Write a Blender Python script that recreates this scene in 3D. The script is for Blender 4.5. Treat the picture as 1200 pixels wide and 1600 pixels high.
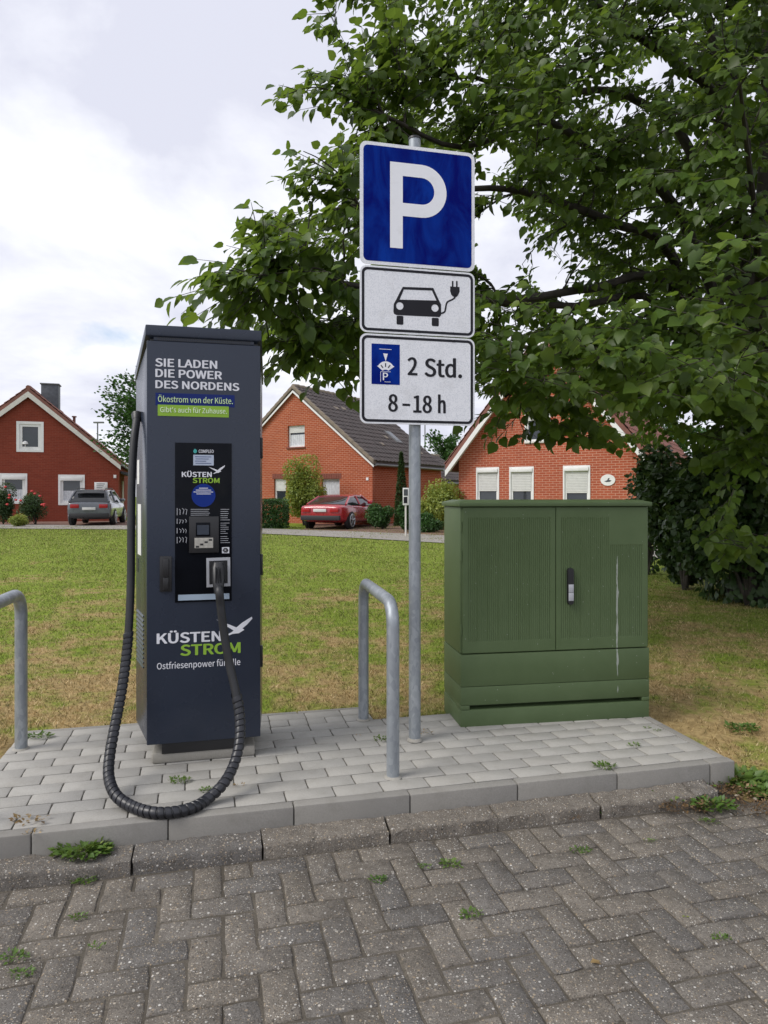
import bpy, bmesh, math, random
import numpy as np
from mathutils import Vector, Matrix

random.seed(7)
RNG = np.random.default_rng(11)
for o in list(bpy.data.objects):
    bpy.data.objects.remove(o)
SC = bpy.context.scene
COL = SC.collection
R = math.radians

# ------------------------------------------------------------------ camera
F, HZ, H = 1070.0, 775.0, 1.24            # focal length in photo pixels, horizon row, eye height above the pad
cd = bpy.data.cameras.new('camera')
cam = bpy.data.objects.new('camera', cd)
COL.objects.link(cam)
cam.location = (0, 0, H)
cam.rotation_euler = (R(90), 0, 0)
cd.sensor_fit = 'VERTICAL'
cd.sensor_height = 36.0
cd.sensor_width = 27.0
cd.lens = F / 1600.0 * 36.0
cd.shift_y = -25.0 / 1600.0
cd.clip_start = 0.05
cd.clip_end = 2000
SC.camera = cam
SC.render.resolution_x = 768
SC.render.resolution_y = 1024

# ------------------------------------------------------------------ world, sun, exposure
SUN_FROM = Vector((-0.62, -0.30, 0.72)).normalized()
wd = bpy.data.worlds.new('World')
SC.world = wd
wd.use_nodes = True
wn, wl = wd.node_tree.nodes, wd.node_tree.links
wn.clear()


def wnode(t, **k):
    n = wn.new(t)
    for a, b in k.items():
        setattr(n, a, b)
    return n


w_out = wnode('ShaderNodeOutputWorld')
w_bg = wnode('ShaderNodeBackground')
w_bg.inputs['Strength'].default_value = 0.1
wl.new(w_bg.outputs[0], w_out.inputs[0])
w_sky = wnode('ShaderNodeTexSky', sky_type='NISHITA', sun_disc=False)
w_sky.sun_elevation = math.asin(SUN_FROM.z)
w_sky.sun_rotation = math.atan2(SUN_FROM.x, SUN_FROM.y)
w_tc = wnode('ShaderNodeTexCoord')
w_sep = wnode('ShaderNodeSeparateXYZ')
wl.new(w_tc.outputs['Generated'], w_sep.inputs[0])


def wmath(op, a, b=None, c=None, clamp=False):
    n = wnode('ShaderNodeMath', operation=op, use_clamp=clamp)
    for i, v in enumerate((a, b, c)):
        if v is None:
            continue
        if isinstance(v, (int, float)):
            n.inputs[i].default_value = v
        else:
            wl.new(v, n.inputs[i])
    return n.outputs[0]


w_z = wmath('ADD', wmath('MAXIMUM', w_sep.outputs['Z'], 0.0), 0.28)
w_cmb = wnode('ShaderNodeCombineXYZ')
wl.new(wmath('DIVIDE', w_sep.outputs['X'], w_z), w_cmb.inputs[0])
wl.new(wmath('DIVIDE', w_sep.outputs['Y'], w_z), w_cmb.inputs[1])
w_cmb.inputs[2].default_value = 3.7


def wnoise(scale, detail, rough, off, dist=0.0):
    mp = wnode('ShaderNodeMapping')
    mp.inputs['Location'].default_value = off
    wl.new(w_cmb.outputs[0], mp.inputs[0])
    n = wnode('ShaderNodeTexNoise')
    n.inputs['Scale'].default_value = scale
    n.inputs['Detail'].default_value = detail
    n.inputs['Roughness'].default_value = rough
    n.inputs['Distortion'].default_value = dist
    wl.new(mp.outputs[0], n.inputs['Vector'])
    return n.outputs['Fac']


def wramp(f, stops):
    n = wnode('ShaderNodeValToRGB')
    els = n.color_ramp.elements
    while len(els) < len(stops):
        els.new(0.5)
    for e, (p, c) in zip(els, stops):
        e.position = p
        e.color = c
    wl.new(f, n.inputs[0])
    return n.outputs[0]


def wmix(f, a, b):
    n = wnode('ShaderNodeMix', data_type='RGBA')
    wl.new(f, n.inputs['Factor'])
    for v, s in ((a, 'A'), (b, 'B')):
        i = [q for q in n.inputs if q.name == s and q.type == 'RGBA'][0]
        if isinstance(v, tuple):
            i.default_value = v
        else:
            wl.new(v, i)
    return [q for q in n.outputs if q.type == 'RGBA'][0]


# cloud layer: broad bright sheets with lavender-grey bellies, thin blue rifts low down
w_shade = wramp(wnoise(1.7, 8, 0.56, (2.3, 1.7, 0), 0.25), [(0.42, (0, 0, 0, 1)), (0.68, (1, 1, 1, 1))])
w_cloud = wmix(w_shade, (4.4, 4.5, 5.2, 1), (6.9, 7.0, 7.2, 1))
w_cov = wramp(wnoise(1.5, 6, 0.55, (3.1, 1.2, 0), 0.3), [(0.25, (0, 0, 0, 1)), (0.42, (1, 1, 1, 1))])
w_blue = wmix(w_cov, w_sky.outputs[0], w_cloud)
wl.new(w_blue, w_bg.inputs[0])

sd = bpy.data.lights.new('sun', 'SUN')
sd.energy = 1.5
sd.angle = R(28)
sd.color = (1.0, 0.96, 0.9)
sun = bpy.data.objects.new('sun', sd)
COL.objects.link(sun)
sun.location = (-6, -3, 9)
sun.rotation_euler = (-SUN_FROM).to_track_quat('-Z', 'Y').to_euler()
SC.view_settings.view_transform = 'Standard'
SC.view_settings.look = 'None'
SC.view_settings.exposure = 0.82
SC.view_settings.gamma = 1.0
SC.view_settings.use_curve_mapping = False
SC.render.engine = 'CYCLES'
SC.cycles.max_bounces = 8
SC.cycles.transparent_max_bounces = 8


# ------------------------------------------------------------------ pixel -> place
def ray(px, py):
    return Vector(((px - 600.0) / F, 1.0, (HZ - py) / F))


def gp(px, py, z=0.0):
    r = ray(px, py)
    t = (z - H) / r.z
    return Vector((r.x * t, t, z))


def at(px, py, Y):
    r = ray(px, py) * Y
    return Vector((r.x, r.y, H + r.z))


def proj(p):
    return (600 + F * p[0] / p[1], HZ - F * (p[2] - H) / p[1])


class Frame:
    """a standing object's own axes: x along its front, y into its depth, z up"""
    def __init__(s, origin, deg):
        s.o = Vector(origin)
        s.deg = deg
        a = R(deg)
        s.u = Vector((math.cos(a), math.sin(a), 0))
        s.n = Vector((-math.sin(a), math.cos(a), 0))

    def w(s, x, y, z=0.0):
        return s.o + s.u * x + s.n * y + Vector((0, 0, z))

    def hit(s, px, py, y=0.0):
        r = ray(px, py)
        p0 = s.o + s.n * y - Vector((0, 0, H))
        t = p0.dot(s.n) / r.dot(s.n)
        p = r * t + Vector((0, 0, H)) - s.o
        return (p.dot(s.u), p.z)

    def loc(s, p):
        q = Vector(p) - s.o
        return Vector((q.dot(s.u), q.dot(s.n), q.z))


# ------------------------------------------------------------------ objects
def tag(o, label=None, cat=None, group=None, kind=None):
    if label: o['label'] = label
    if cat: o['category'] = cat
    if group: o['group'] = group
    if kind: o['kind'] = kind
    return o


def empty(name, loc=(0, 0, 0), deg=0.0):
    o = bpy.data.objects.new(name, None)
    o.empty_display_size = 0.1
    o.location = loc
    o.rotation_euler = (0, 0, R(deg))
    COL.objects.link(o)
    return o


def obj(name, me, mat=None, parent=None):
    o = bpy.data.objects.new(name, me)
    if mat is not None and len(me.materials) == 0:
        me.materials.append(mat)
    COL.objects.link(o)
    if parent is not None:
        o.parent = parent
    return o


def smooth(me, deg=40):
    me.polygons.foreach_set('use_smooth', [True] * len(me.polygons))
    try:
        me.set_sharp_from_angle(angle=R(deg))
    except Exception:
        pass
    return me


def mesh_np(name, V, Fs, attrs=None):
    """V (n,3); Fs (m,k) all faces the same size"""
    me = bpy.data.meshes.new(name)
    V = np.asarray(V, np.float32)
    Fs = np.asarray(Fs, np.int32)
    m, k = Fs.shape
    me.vertices.add(len(V))
    me.vertices.foreach_set('co', V.ravel())
    me.loops.add(m * k)
    me.loops.foreach_set('vertex_index', Fs.ravel())
    me.polygons.add(m)
    me.polygons.foreach_set('loop_start', np.arange(0, m * k, k, dtype=np.int32))
    me.polygons.foreach_set('loop_total', np.full(m, k, np.int32))
    if attrs:
        for a, v in attrs.items():
            at_ = me.attributes.new(a, 'FLOAT', 'POINT')
            at_.data.foreach_set('value', np.asarray(v, np.float32))
    me.update(calc_edges=True)
    return me


class MB:
    """collects shapes and makes one mesh of them"""
    def __init__(s):
        s.v, s.f = [], []

    def add(s, v, f):
        b = len(s.v)
        s.v += [tuple(q) for q in v]
        s.f += [tuple(i + b for i in q) for q in f]
        return s

    def box(s, a, b):
        x0, y0, z0 = a
        x1, y1, z1 = b
        v = [(x0, y0, z0), (x1, y0, z0), (x1, y1, z0), (x0, y1, z0), (x0, y0, z1), (x1, y0, z1), (x1, y1, z1), (x0, y1, z1)]
        return s.add(v, [(3, 2, 1, 0), (4, 5, 6, 7), (0, 1, 5, 4), (1, 2, 6, 5), (2, 3, 7, 6), (3, 0, 4, 7)])

    def prism(s, pts, axis, a, b):
        """polygon (2 coords) swept along an axis from a to b"""
        n = len(pts)
        def mk(p, t):
            return {'x': (t, p[0], p[1]), 'y': (p[0], t, p[1]), 'z': (p[0], p[1], t)}[axis]
        v = [mk(p, a) for p in pts] + [mk(p, b) for p in pts]
        f = [tuple(range(n))[::-1], tuple(range(n, 2 * n))]
        f += [(i, (i + 1) % n, n + (i + 1) % n, n + i) for i in range(n)]
        return s.add(v, f)

    def tube(s, pts, rad, seg=10, caps=True):
        pts = [Vector(p) for p in pts]
        n = len(pts)
        rr = rad if isinstance(rad, (list, tuple)) else [rad] * n
        v, f = [], []
        up = None
        for i, p in enumerate(pts):
            d = (pts[min(i + 1, n - 1)] - pts[max(i - 1, 0)]).normalized()
            if up is None:
                up = Vector((0, 0, 1)) if abs(d.z) < 0.9 else Vector((1, 0, 0))
            a = d.cross(up)
            if a.length < 1e-6:
                a = d.orthogonal()
            a.normalize()
            b = a.cross(d).normalized()
            up = b
            for k in range(seg):
                t = 2 * math.pi * k / seg
                v.append(p + (a * math.cos(t) + b * math.sin(t)) * rr[i])
        for i in range(n - 1):
            for k in range(seg):
                k2 = (k + 1) % seg
                f.append((i * seg + k, i * seg + k2, (i + 1) * seg + k2, (i + 1) * seg + k))
        if caps:
            f.append(tuple(range(seg))[::-1])
            f.append(tuple(range((n - 1) * seg, n * seg)))
        return s.add(v, f)

    def disc(s, c, nrm, r, h, seg=20):
        c = Vector(c)
        nrm = Vector(nrm).normalized()
        return s.tube([c, c + nrm * h], r, seg)

    def mesh(s, name='mesh', bevel=0.0, segs=2, sm=True, recalc=True):
        me = bpy.data.meshes.new(name)
        me.from_pydata(s.v, [], s.f)
        if recalc or bevel:
            bm = bmesh.new()
            bm.from_mesh(me)
            if bevel:
                bmesh.ops.remove_doubles(bm, verts=bm.verts, dist=1e-6)
                es = [e for e in bm.edges if len(e.link_faces) == 2 and e.calc_face_angle(0) > 0.5]
                bmesh.ops.bevel(bm, geom=es, offset=bevel, segments=segs, affect='EDGES', profile=0.5, clamp_overlap=True)
            bmesh.ops.recalc_face_normals(bm, faces=bm.faces)
            bm.to_mesh(me)
            bm.free()
        me.update()
        if sm:
            smooth(me)
        return me

    def build(s, name, mat, parent=None, bevel=0.0, segs=2, sm=True):
        return obj(name, s.mesh(name, bevel, segs, sm), mat, parent)


DG = None


def curve_to_mesh(cu, name):
    o = bpy.data.objects.new('tmp', cu)
    COL.objects.link(o)
    dg = bpy.context.evaluated_depsgraph_get()
    dg.update()
    me = bpy.data.meshes.new_from_object(o.evaluated_get(dg))
    bpy.data.objects.remove(o)
    bpy.data.curves.remove(cu)
    me.materials.clear()
    me.name = name
    return me


def to_front(me, x, z, y, sx=1.0, sz=1.0):
    """flat XY shape -> standing in the XZ plane, its front towards -y"""
    n = len(me.vertices)
    a = np.empty(n * 3, np.float32)
    me.vertices.foreach_get('co', a)
    a = a.reshape(-1, 3)
    b = np.empty_like(a)
    b[:, 0] = x + a[:, 0] * sx
    b[:, 1] = y - a[:, 2]
    b[:, 2] = z + a[:, 1] * sz
    me.vertices.foreach_set('co', b.ravel())
    me.update()
    return me


def shape2d(loops, depth, y, name='shape'):
    """outer outline and holes in (x, z); sheet of this depth whose front is at y - depth"""
    cu = bpy.data.curves.new(name, 'CURVE')
    cu.dimensions = '2D'
    cu.fill_mode = 'BOTH'
    cu.extrude = depth / 2
    for lp in loops:
        sp = cu.splines.new('POLY')
        sp.points.add(len(lp) - 1)
        for p, q in zip(sp.points, lp):
            p.co = (q[0], q[1], 0, 1)
        sp.use_cyclic_u = True
    me = curve_to_mesh(cu, name)
    return to_front(me, 0, 0, y - depth / 2)


FONT = None
CAPH = []
try:
    import os
    _fp = os.path.join(bpy.utils.system_resource('DATAFILES', path='fonts'), 'Noto Sans CJK Regular.woff2')   # ships with Blender
    if os.path.exists(_fp):
        FONT = bpy.data.fonts.load(_fp)
except Exception:
    FONT = None


def text(s, x0, zb, width, cap, mat, parent, y, name='lettering', bold=0.0, depth=0.0012, shear=0.0):
    cu = bpy.data.curves.new(name, 'FONT')
    cu.body = s
    cu.size = 1.0
    if FONT is not None:
        cu.font = FONT
    cu.extrude = depth / 2
    cu.resolution_u = 3
    me = curve_to_mesh(cu, name)
    n = len(me.vertices)
    a = np.empty(n * 3, np.float32)
    me.vertices.foreach_get('co', a)
    a = a.reshape(-1, 3)
    mn, mx = a[:, 0].min(), a[:, 0].max()
    if not CAPH:                                  # height of a capital at size 1
        ch = bpy.data.curves.new('capital', 'FONT')
        ch.body = 'H'
        if FONT is not None:
            ch.font = FONT
        mh = curve_to_mesh(ch, 'capital')
        CAPH.append(max(v.co.y for v in mh.vertices))
    bw = bold * cap
    a[:, 1] *= (cap - 0.9 * bw) / CAPH[0]
    a[:, 1] += 0.45 * bw
    a[:, 2] = np.where(a[:, 2] > 0, depth / 2, -depth / 2)
    k = (width - 2 * bw) / (mx - mn)
    a[:, 0] = (a[:, 0] - mn) * k + bw
    me.vertices.foreach_set('co', a.ravel())
    to_front(me, x0, zb, y - depth / 2)
    if bw > 0:                                   # a heavier cut: the outline thickened by stepped copies
        fs = [tuple(p.vertices) for p in me.polygons]
        me.vertices.foreach_get('co', a.ravel())
        co = np.empty(n * 3, np.float32)
        me.vertices.foreach_get('co', co)
        co = co.reshape(-1, 3)
        V, Fs = [], []
        for i, (dx, dz) in enumerate(((0, 0), (-1, 0), (1, 0), (-0.5, 0.45), (0.5, 0.45), (-0.5, -0.45), (0.5, -0.45))):
            b = len(V)
            V += [(float(q[0] + dx * bw), float(q[1] - 0.00004 * i), float(q[2] + dz * bw)) for q in co]
            Fs += [tuple(v + b for v in f) for f in fs]
        me2 = bpy.data.meshes.new(name)
        me2.from_pydata(V, [], Fs)
        me = me2
    return obj(name, me, mat, parent)


def rrect(x0, z0, x1, z1, r, n=6):
    out = []
    for cx, cz, a0 in ((x1 - r, z0 + r, -90), (x1 - r, z1 - r, 0), (x0 + r, z1 - r, 90), (x0 + r, z0 + r, 180)):
        for i in range(n + 1):
            a = R(a0 + 90.0 * i / n)
            out.append((cx + r * math.cos(a), cz + r * math.sin(a)))
    return out


def circle2(cx, cz, r, n=28):
    return [(cx + r * math.cos(2 * math.pi * i / n), cz + r * math.sin(2 * math.pi * i / n)) for i in range(n)]


def stroke(pts, w):
    """outline of a polyline of width w"""
    L, Rr = [], []
    for i, p in enumerate(pts):
        a = Vector(pts[max(i - 1, 0)])
        b = Vector(pts[min(i + 1, len(pts) - 1)])
        d = (b - a).normalized()
        n = Vector((-d.y, d.x))
        L.append(tuple(Vector(p) + n * w / 2))
        Rr.append(tuple(Vector(p) - n * w / 2))
    return L + Rr[::-1]


def catmull(P, n=8):
    P = [Vector(p) for p in P]
    P = [P[0] * 2 - P[1]] + P + [P[-1] * 2 - P[-2]]
    out = []
    for i in range(1, len(P) - 2):
        for k in range(n):
            t = k / n
            a, b, c, d = P[i - 1], P[i], P[i + 1], P[i + 2]
            out.append(0.5 * ((2 * b) + (c - a) * t + (2 * a - 5 * b + 4 * c - d) * t * t + (3 * b - a - 3 * c + d) * t ** 3))
    out.append(P[-2])
    return out


# ------------------------------------------------------------------ materials
class NT:
    def __init__(s, name):
        s.m = bpy.data.materials.new(name)
        s.m.use_nodes = True
        s.t = s.m.node_tree
        s.n, s.l = s.t.nodes, s.t.links
        s.b = s.n['Principled BSDF']
        s.out = s.n['Material Output']

    def node(s, t, **k):
        n = s.n.new(t)
        for a, b in k.items():
            setattr(n, a, b)
        return n

    def put(s, sock, v):
        if isinstance(v, (int, float)):
            sock.default_value = v
        elif isinstance(v, tuple):
            sock.default_value = v if len(v) == 4 or sock.type == 'VECTOR' else (*v, 1)
        else:
            s.l.new(v, sock)

    def pos(s):
        return s.node('ShaderNodeNewGeometry').outputs['Position']

    def objc(s):
        return s.node('ShaderNodeTexCoord').outputs['Object']

    def rnd(s):
        return s.node('ShaderNodeObjectInfo').outputs['Random']

    def attr(s, a):
        return s.node('ShaderNodeAttribute', attribute_name=a).outputs['Fac']

    def map(s, v, scale=(1, 1, 1), loc=(0, 0, 0)):
        n = s.node('ShaderNodeMapping')
        s.put(n.inputs['Vector'], v)
        n.inputs['Scale'].default_value = scale
        n.inputs['Location'].default_value = loc
        return n.outputs[0]

    def noise(s, v, scale, detail=4, rough=0.55, dist=0.0):
        n = s.node('ShaderNodeTexNoise')
        s.put(n.inputs['Vector'], v)
        n.inputs['Scale'].default_value = scale
        n.inputs['Detail'].default_value = detail
        n.inputs['Roughness'].default_value = rough
        n.inputs['Distortion'].default_value = dist
        return n.outputs['Fac']

    def voro(s, v, scale, out='Distance', feature='F1', rnd=1.0):
        n = s.node('ShaderNodeTexVoronoi', feature=feature)
        s.put(n.inputs['Vector'], v)
        n.inputs['Scale'].default_value = scale
        n.inputs['Randomness'].default_value = rnd
        return n.outputs[out]

    def ramp(s, f, stops, interp='LINEAR'):
        n = s.node('ShaderNodeValToRGB')
        n.color_ramp.interpolation = interp
        els = n.color_ramp.elements
        while len(els) < len(stops):
            els.new(0.5)
        for e, (p, c) in zip(els, stops):
            e.position = p
            e.color = (c, c, c, 1) if isinstance(c, (int, float)) else (*c, 1)
        s.put(n.inputs[0], f)
        return n.outputs[0]

    def mix(s, f, a, b, mode='MIX'):
        n = s.node('ShaderNodeMix', data_type='RGBA', blend_type=mode)
        s.put(n.inputs['Factor'], f)
        for v, nm in ((a, 'A'), (b, 'B')):
            i = [q for q in n.inputs if q.name == nm and q.type == 'RGBA'][0]
            s.put(i, v)
        return [q for q in n.outputs if q.type == 'RGBA'][0]

    def math(s, op, a, b=None, c=None, clamp=False):
        n = s.node('ShaderNodeMath', operation=op, use_clamp=clamp)
        for i, v in enumerate((a, b, c)):
            if v is not None:
                s.put(n.inputs[i], v)
        return n.outputs[0]

    def sep(s, v):
        n = s.node('ShaderNodeSeparateXYZ')
        s.put(n.inputs[0], v)
        return n.outputs

    def bump(s, h, strength=0.3, dist=0.01):
        n = s.node('ShaderNodeBump')
        n.inputs['Strength'].default_value = strength
        n.inputs['Distance'].default_value = dist
        s.put(n.inputs['Height'], h)
        s.l.new(n.outputs[0], s.b.inputs['Normal'])

    def done(s, color, rough=0.6, metal=0.0, spec=0.5, coat=0.0):
        s.put(s.b.inputs['Base Color'], color)
        s.put(s.b.inputs['Roughness'], rough)
        s.put(s.b.inputs['Metallic'], metal)
        s.b.inputs['Specular IOR Level'].default_value = spec
        if coat:
            s.b.inputs['Coat Weight'].default_value = coat
            s.b.inputs['Coat Roughness'].default_value = 0.08
        return s.m


def dk(c, k):
    return tuple(min(1, x * k) for x in c)


def plain(name, c, rough=0.6, metal=0.0, var=0.12, scale=6.0, spec=0.5, bump=0.0, bscale=80, coat=0.0, world=False):
    t = NT(name)
    v = t.pos() if world else t.objc()
    f = t.noise(v, scale, 5)
    f = t.ramp(f, [(0.3, 0.0), (0.7, 1.0)])
    col = t.mix(f, dk(c, 1 - var), dk(c, 1 + var))
    rr = t.math('MULTIPLY_ADD', f, 0.12, rough - 0.06)
    if bump:
        t.bump(t.noise(v, bscale, 3), bump, 0.004)
    return t.done(col, rr, metal, spec, coat)


def leaf_mat(name, dark, light, yellow, trans=0.35, rough=0.45):
    t = NT(name)
    r = t.attr('rnd')
    c = t.ramp(r, [(0.0, dark), (0.55, light), (0.93, light), (1.0, yellow)])
    n = t.noise(t.pos(), 2.2, 2)
    c = t.mix(t.ramp(n, [(0.35, 0.0), (0.7, 0.35)]), c, yellow)
    t.done(c, rough, 0, 0.4)
    tr = t.node('ShaderNodeBsdfTranslucent')
    c2 = t.mix(0.5, c, dk(yellow, 1.6), 'MIX')
    t.put(tr.inputs[0], c2)
    mx = t.node('ShaderNodeMixShader')
    mx.inputs[0].default_value = trans
    t.l.new(t.b.outputs[0], mx.inputs[1])
    t.l.new(tr.outputs[0], mx.inputs[2])
    t.l.new(mx.outputs[0], t.out.inputs[0])
    return t.m


MT = {}


def concrete_pad(name, base, warm=0.0):
    t = NT(name)
    p = t.pos()
    a = t.noise(p, 3.0, 6, 0.6)
    b = t.noise(p, 160, 3, 0.6)
    c = t.mix(t.ramp(a, [(0.3, 0.0), (0.7, 1.0)]), dk(base, 0.88), dk(base, 1.08))
    c = t.mix(t.ramp(b, [(0.35, 0.0), (0.65, 1.0)]), dk(base, 0.86), c)
    c = t.mix(t.math('MULTIPLY', t.rnd(), 0.22), c, dk((base[0] * 1.05, base[1], base[2] * 0.95), 0.7))
    d = t.noise(p, 11, 6, 0.72)                                  # old damp and dust blotches
    c = t.mix(t.ramp(d, [(0.50, 0.0), (0.72, 0.42)]), c, dk((base[0], base[1] * 0.98, base[2] * 0.92), 0.62))
    s = t.voro(p, 55)
    c = t.mix(t.ramp(s, [(0.0, 0.5), (0.06, 0.0)]), c, dk(base, 0.45))
    t.bump(b, 0.25, 0.002)
    return t.done(c, 0.85, 0, 0.3)


def aggregate(name):
    t = NT(name)
    p = t.pos()
    base = t.ramp(t.noise(p, 2.4, 6, 0.65), [(0.28, (0.158, 0.141, 0.120)), (0.72, (0.285, 0.254, 0.215))])
    base = t.mix(t.ramp(t.rnd(), [(0.35, 0.0), (1.0, 0.55)]), base, (0.140, 0.142, 0.148))
    mott = t.noise(p, 22, 5, 0.7)
    base = t.mix(t.ramp(mott, [(0.30, 0.60), (0.56, 0.0)]), base, (0.088, 0.076, 0.064))
    fine = t.noise(p, 230, 3, 0.75)
    base = t.mix(t.ramp(fine, [(0.34, 0.75), (0.56, 0.0)]), base, (0.040, 0.036, 0.032))
    c, hgt = base, t.math('MULTIPLY', fine, 0.8)
    for scale, keep, lo, hi in ((48, 0.50, 0.12, 0.30), (88, 0.30, 0.14, 0.40), (165, 0.32, 0.2, 0.44)):
        wv = t.node('ShaderNodeTexVoronoi', feature='F1')
        t.put(wv.inputs['Vector'], p)
        wv.inputs['Scale'].default_value = scale
        wc = t.sep(wv.outputs['Color'])
        rad = t.math('MULTIPLY_ADD', wc[2], hi - lo, lo)
        d = t.math('SUBTRACT', rad, wv.outputs['Distance'])
        m = t.math('MULTIPLY', t.ramp(d, [(0.0, 0.0), (0.07, 1.0)]), t.ramp(wc[0], [(keep, 0.0), (keep + 0.05, 1.0)]))
        m = t.math('MULTIPLY', m, t.ramp(t.noise(p, 7, 4, 0.65), [(0.30, 0.55), (0.55, 1.0)]))
        pc = t.ramp(wc[1], [(0.0, (0.060, 0.056, 0.052)), (0.22, (0.17, 0.14, 0.11)), (0.42, (0.36, 0.28, 0.19)), (0.65, (0.44, 0.38, 0.30)), (0.85, (0.56, 0.53, 0.48)), (1.0, (0.72, 0.70, 0.66))])
        c = t.mix(t.math('MULTIPLY', m, 0.9), c, pc)
        hgt = t.math('ADD', hgt, t.math('MULTIPLY', m, 0.6))
    hgt = t.math('ADD', hgt, t.math('MULTIPLY', mott, 1.6))
    t.bump(hgt, 0.75, 0.006)
    return t.done(c, 0.88, 0, 0.25)


def dirt(name, c1, c2, c3):
    t = NT(name)
    p = t.pos()
    a = t.noise(p, 5, 6, 0.65)
    c = t.ramp(a, [(0.3, c1), (0.55, c2), (0.75, c3)])
    b = t.noise(p, 190, 3, 0.7)
    c = t.mix(t.ramp(b, [(0.35, 0.55), (0.6, 0.0)]), c, dk(c1, 0.5))
    t.bump(b, 0.5, 0.004)
    return t.done(c, 0.95, 0, 0.2)


def lawn_colour(t, p):
    """mown lawn: dry straw patches beside the paving, greener towards the houses"""
    big = t.noise(p, 0.8, 4, 0.6)
    mid = t.noise(p, 3.1, 5, 0.65)
    far = t.math('MULTIPLY', t.math('SUBTRACT', t.sep(p)[1], 3.4), 0.075, clamp=True)
    dry = t.math('ADD', t.math('MULTIPLY', big, 0.95), t.math('MULTIPLY', mid, 0.95))
    dry = t.math('ADD', dry, t.math('MULTIPLY', t.noise(p, 9.5, 4, 0.65), 0.55))
    dry = t.math('SUBTRACT', dry, t.math('MULTIPLY', far, 0.46))
    return t.ramp(t.math('SUBTRACT', dry, 0.6), [(0.42, 0.0), (0.70, 1.0)])


def grass_mat(name):
    t = NT(name)
    p = t.pos()
    dry = lawn_colour(t, p)
    r = t.attr('rnd')
    g = t.ramp(r, [(0.0, (0.085, 0.125, 0.018)), (0.6, (0.23, 0.285, 0.052)), (1.0, (0.42, 0.42, 0.14))])
    s = t.ramp(r, [(0.0, (0.20, 0.13, 0.060)), (0.6, (0.56, 0.40, 0.19)), (1.0, (0.80, 0.64, 0.38))])
    f = t.math('ADD', dry, t.math('MULTIPLY', t.math('SUBTRACT', r, 0.5), 0.5), clamp=True)
    c = t.mix(f, g, s)
    c = t.mix(t.ramp(t.noise(p, 13, 4, 0.7), [(0.33, 0.75), (0.54, 0.0)]), c, (0.075, 0.078, 0.024))
    t.done(c, 0.6, 0, 0.3)
    tr = t.node('ShaderNodeBsdfTranslucent')
    t.put(tr.inputs[0], c)
    mx = t.node('ShaderNodeMixShader')
    mx.inputs[0].default_value = 0.35
    t.l.new(t.b.outputs[0], mx.inputs[1])
    t.l.new(tr.outputs[0], mx.inputs[2])
    t.l.new(mx.outputs[0], t.out.inputs[0])
    return t.m


def lawn_mat(name):
    t = NT(name)
    p = t.pos()
    dry = lawn_colour(t, p)
    fine = t.noise(p, 28, 5, 0.7)
    g = t.ramp(fine, [(0.3, (0.10, 0.15, 0.014)), (0.7, (0.25, 0.32, 0.04))])
    s = t.ramp(fine, [(0.3, (0.20, 0.14, 0.06)), (0.7, (0.45, 0.33, 0.155))])
    c = t.mix(dry, g, s)
    e = t.noise(p, 3.7, 5, 0.7)
    c = t.mix(t.ramp(e, [(0.62, 0.0), (0.74, 0.7)]), c, (0.16, 0.125, 0.08))
    t.bump(fine, 0.6, 0.02)
    return t.done(c, 0.95, 0, 0.15)


def brick_mat(name, c1, c2, mortar, mw=0.010, streak=0.0):
    t = NT(name)
    o = t.sep(t.objc())
    cb = t.node('ShaderNodeCombineXYZ')
    t.put(cb.inputs[0], t.math('ADD', o[0], o[1]))
    t.put(cb.inputs[1], o[2])
    b = t.node('ShaderNodeTexBrick')
    t.l.new(cb.outputs[0], b.inputs['Vector'])
    b.inputs['Color1'].default_value = (*c1, 1)
    b.inputs['Color2'].default_value = (*c2, 1)
    b.inputs['Mortar'].default_value = (*mortar, 1)
    b.inputs['Scale'].default_value = 1.0
    b.inputs['Brick Width'].default_value = 0.25
    b.inputs['Row Height'].default_value = 0.0833
    b.inputs['Mortar Size'].default_value = mw
    b.inputs['Mortar Smooth'].default_value = 0.2
    b.inputs['Bias'].default_value = -0.1
    c = b.outputs['Color']
    w = t.noise(t.map(cb.outputs[0], (1.2, 6.0, 1)), 1.0, 5, 0.7)
    c = t.mix(t.ramp(w, [(0.3, 0.35), (0.7, 0.0)]), c, dk(c1, 0.6))
    n = t.noise(cb.outputs[0], 0.5, 3)
    c = t.mix(t.ramp(n, [(0.35, 0.25), (0.7, 0.0)]), c, dk(c2, 0.7))
    h = t.math('SUBTRACT', 1.0, b.outputs['Fac'])
    t.bump(h, 0.4, 0.006)
    return t.done(c, 0.9, 0, 0.08)


def galv(name):
    t = NT(name)
    p = t.map(t.objc(), (1, 1, 0.55))
    a = t.voro(p, 60, 'Color')
    sp = t.sep(a)[0]
    b = t.noise(t.map(t.objc(), (1, 1, 0.35)), 14, 5, 0.65)
    c = t.mix(sp, (0.30, 0.33, 0.36), (0.42, 0.45, 0.48))
    c = t.mix(t.ramp(b, [(0.35, 0.0), (0.7, 0.7)]), c, (0.24, 0.265, 0.29))
    d = t.noise(t.map(t.objc(), (1, 1, 0.25)), 33, 4, 0.7)
    c = t.mix(t.ramp(d, [(0.62, 0.0), (0.72, 0.6)]), c, (0.55, 0.57, 0.58))
    rr = t.math('MULTIPLY_ADD', b, 0.25, 0.38)
    t.bump(d, 0.08, 0.002)
    return t.done(c, rr, 0.55, 0.5)


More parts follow.
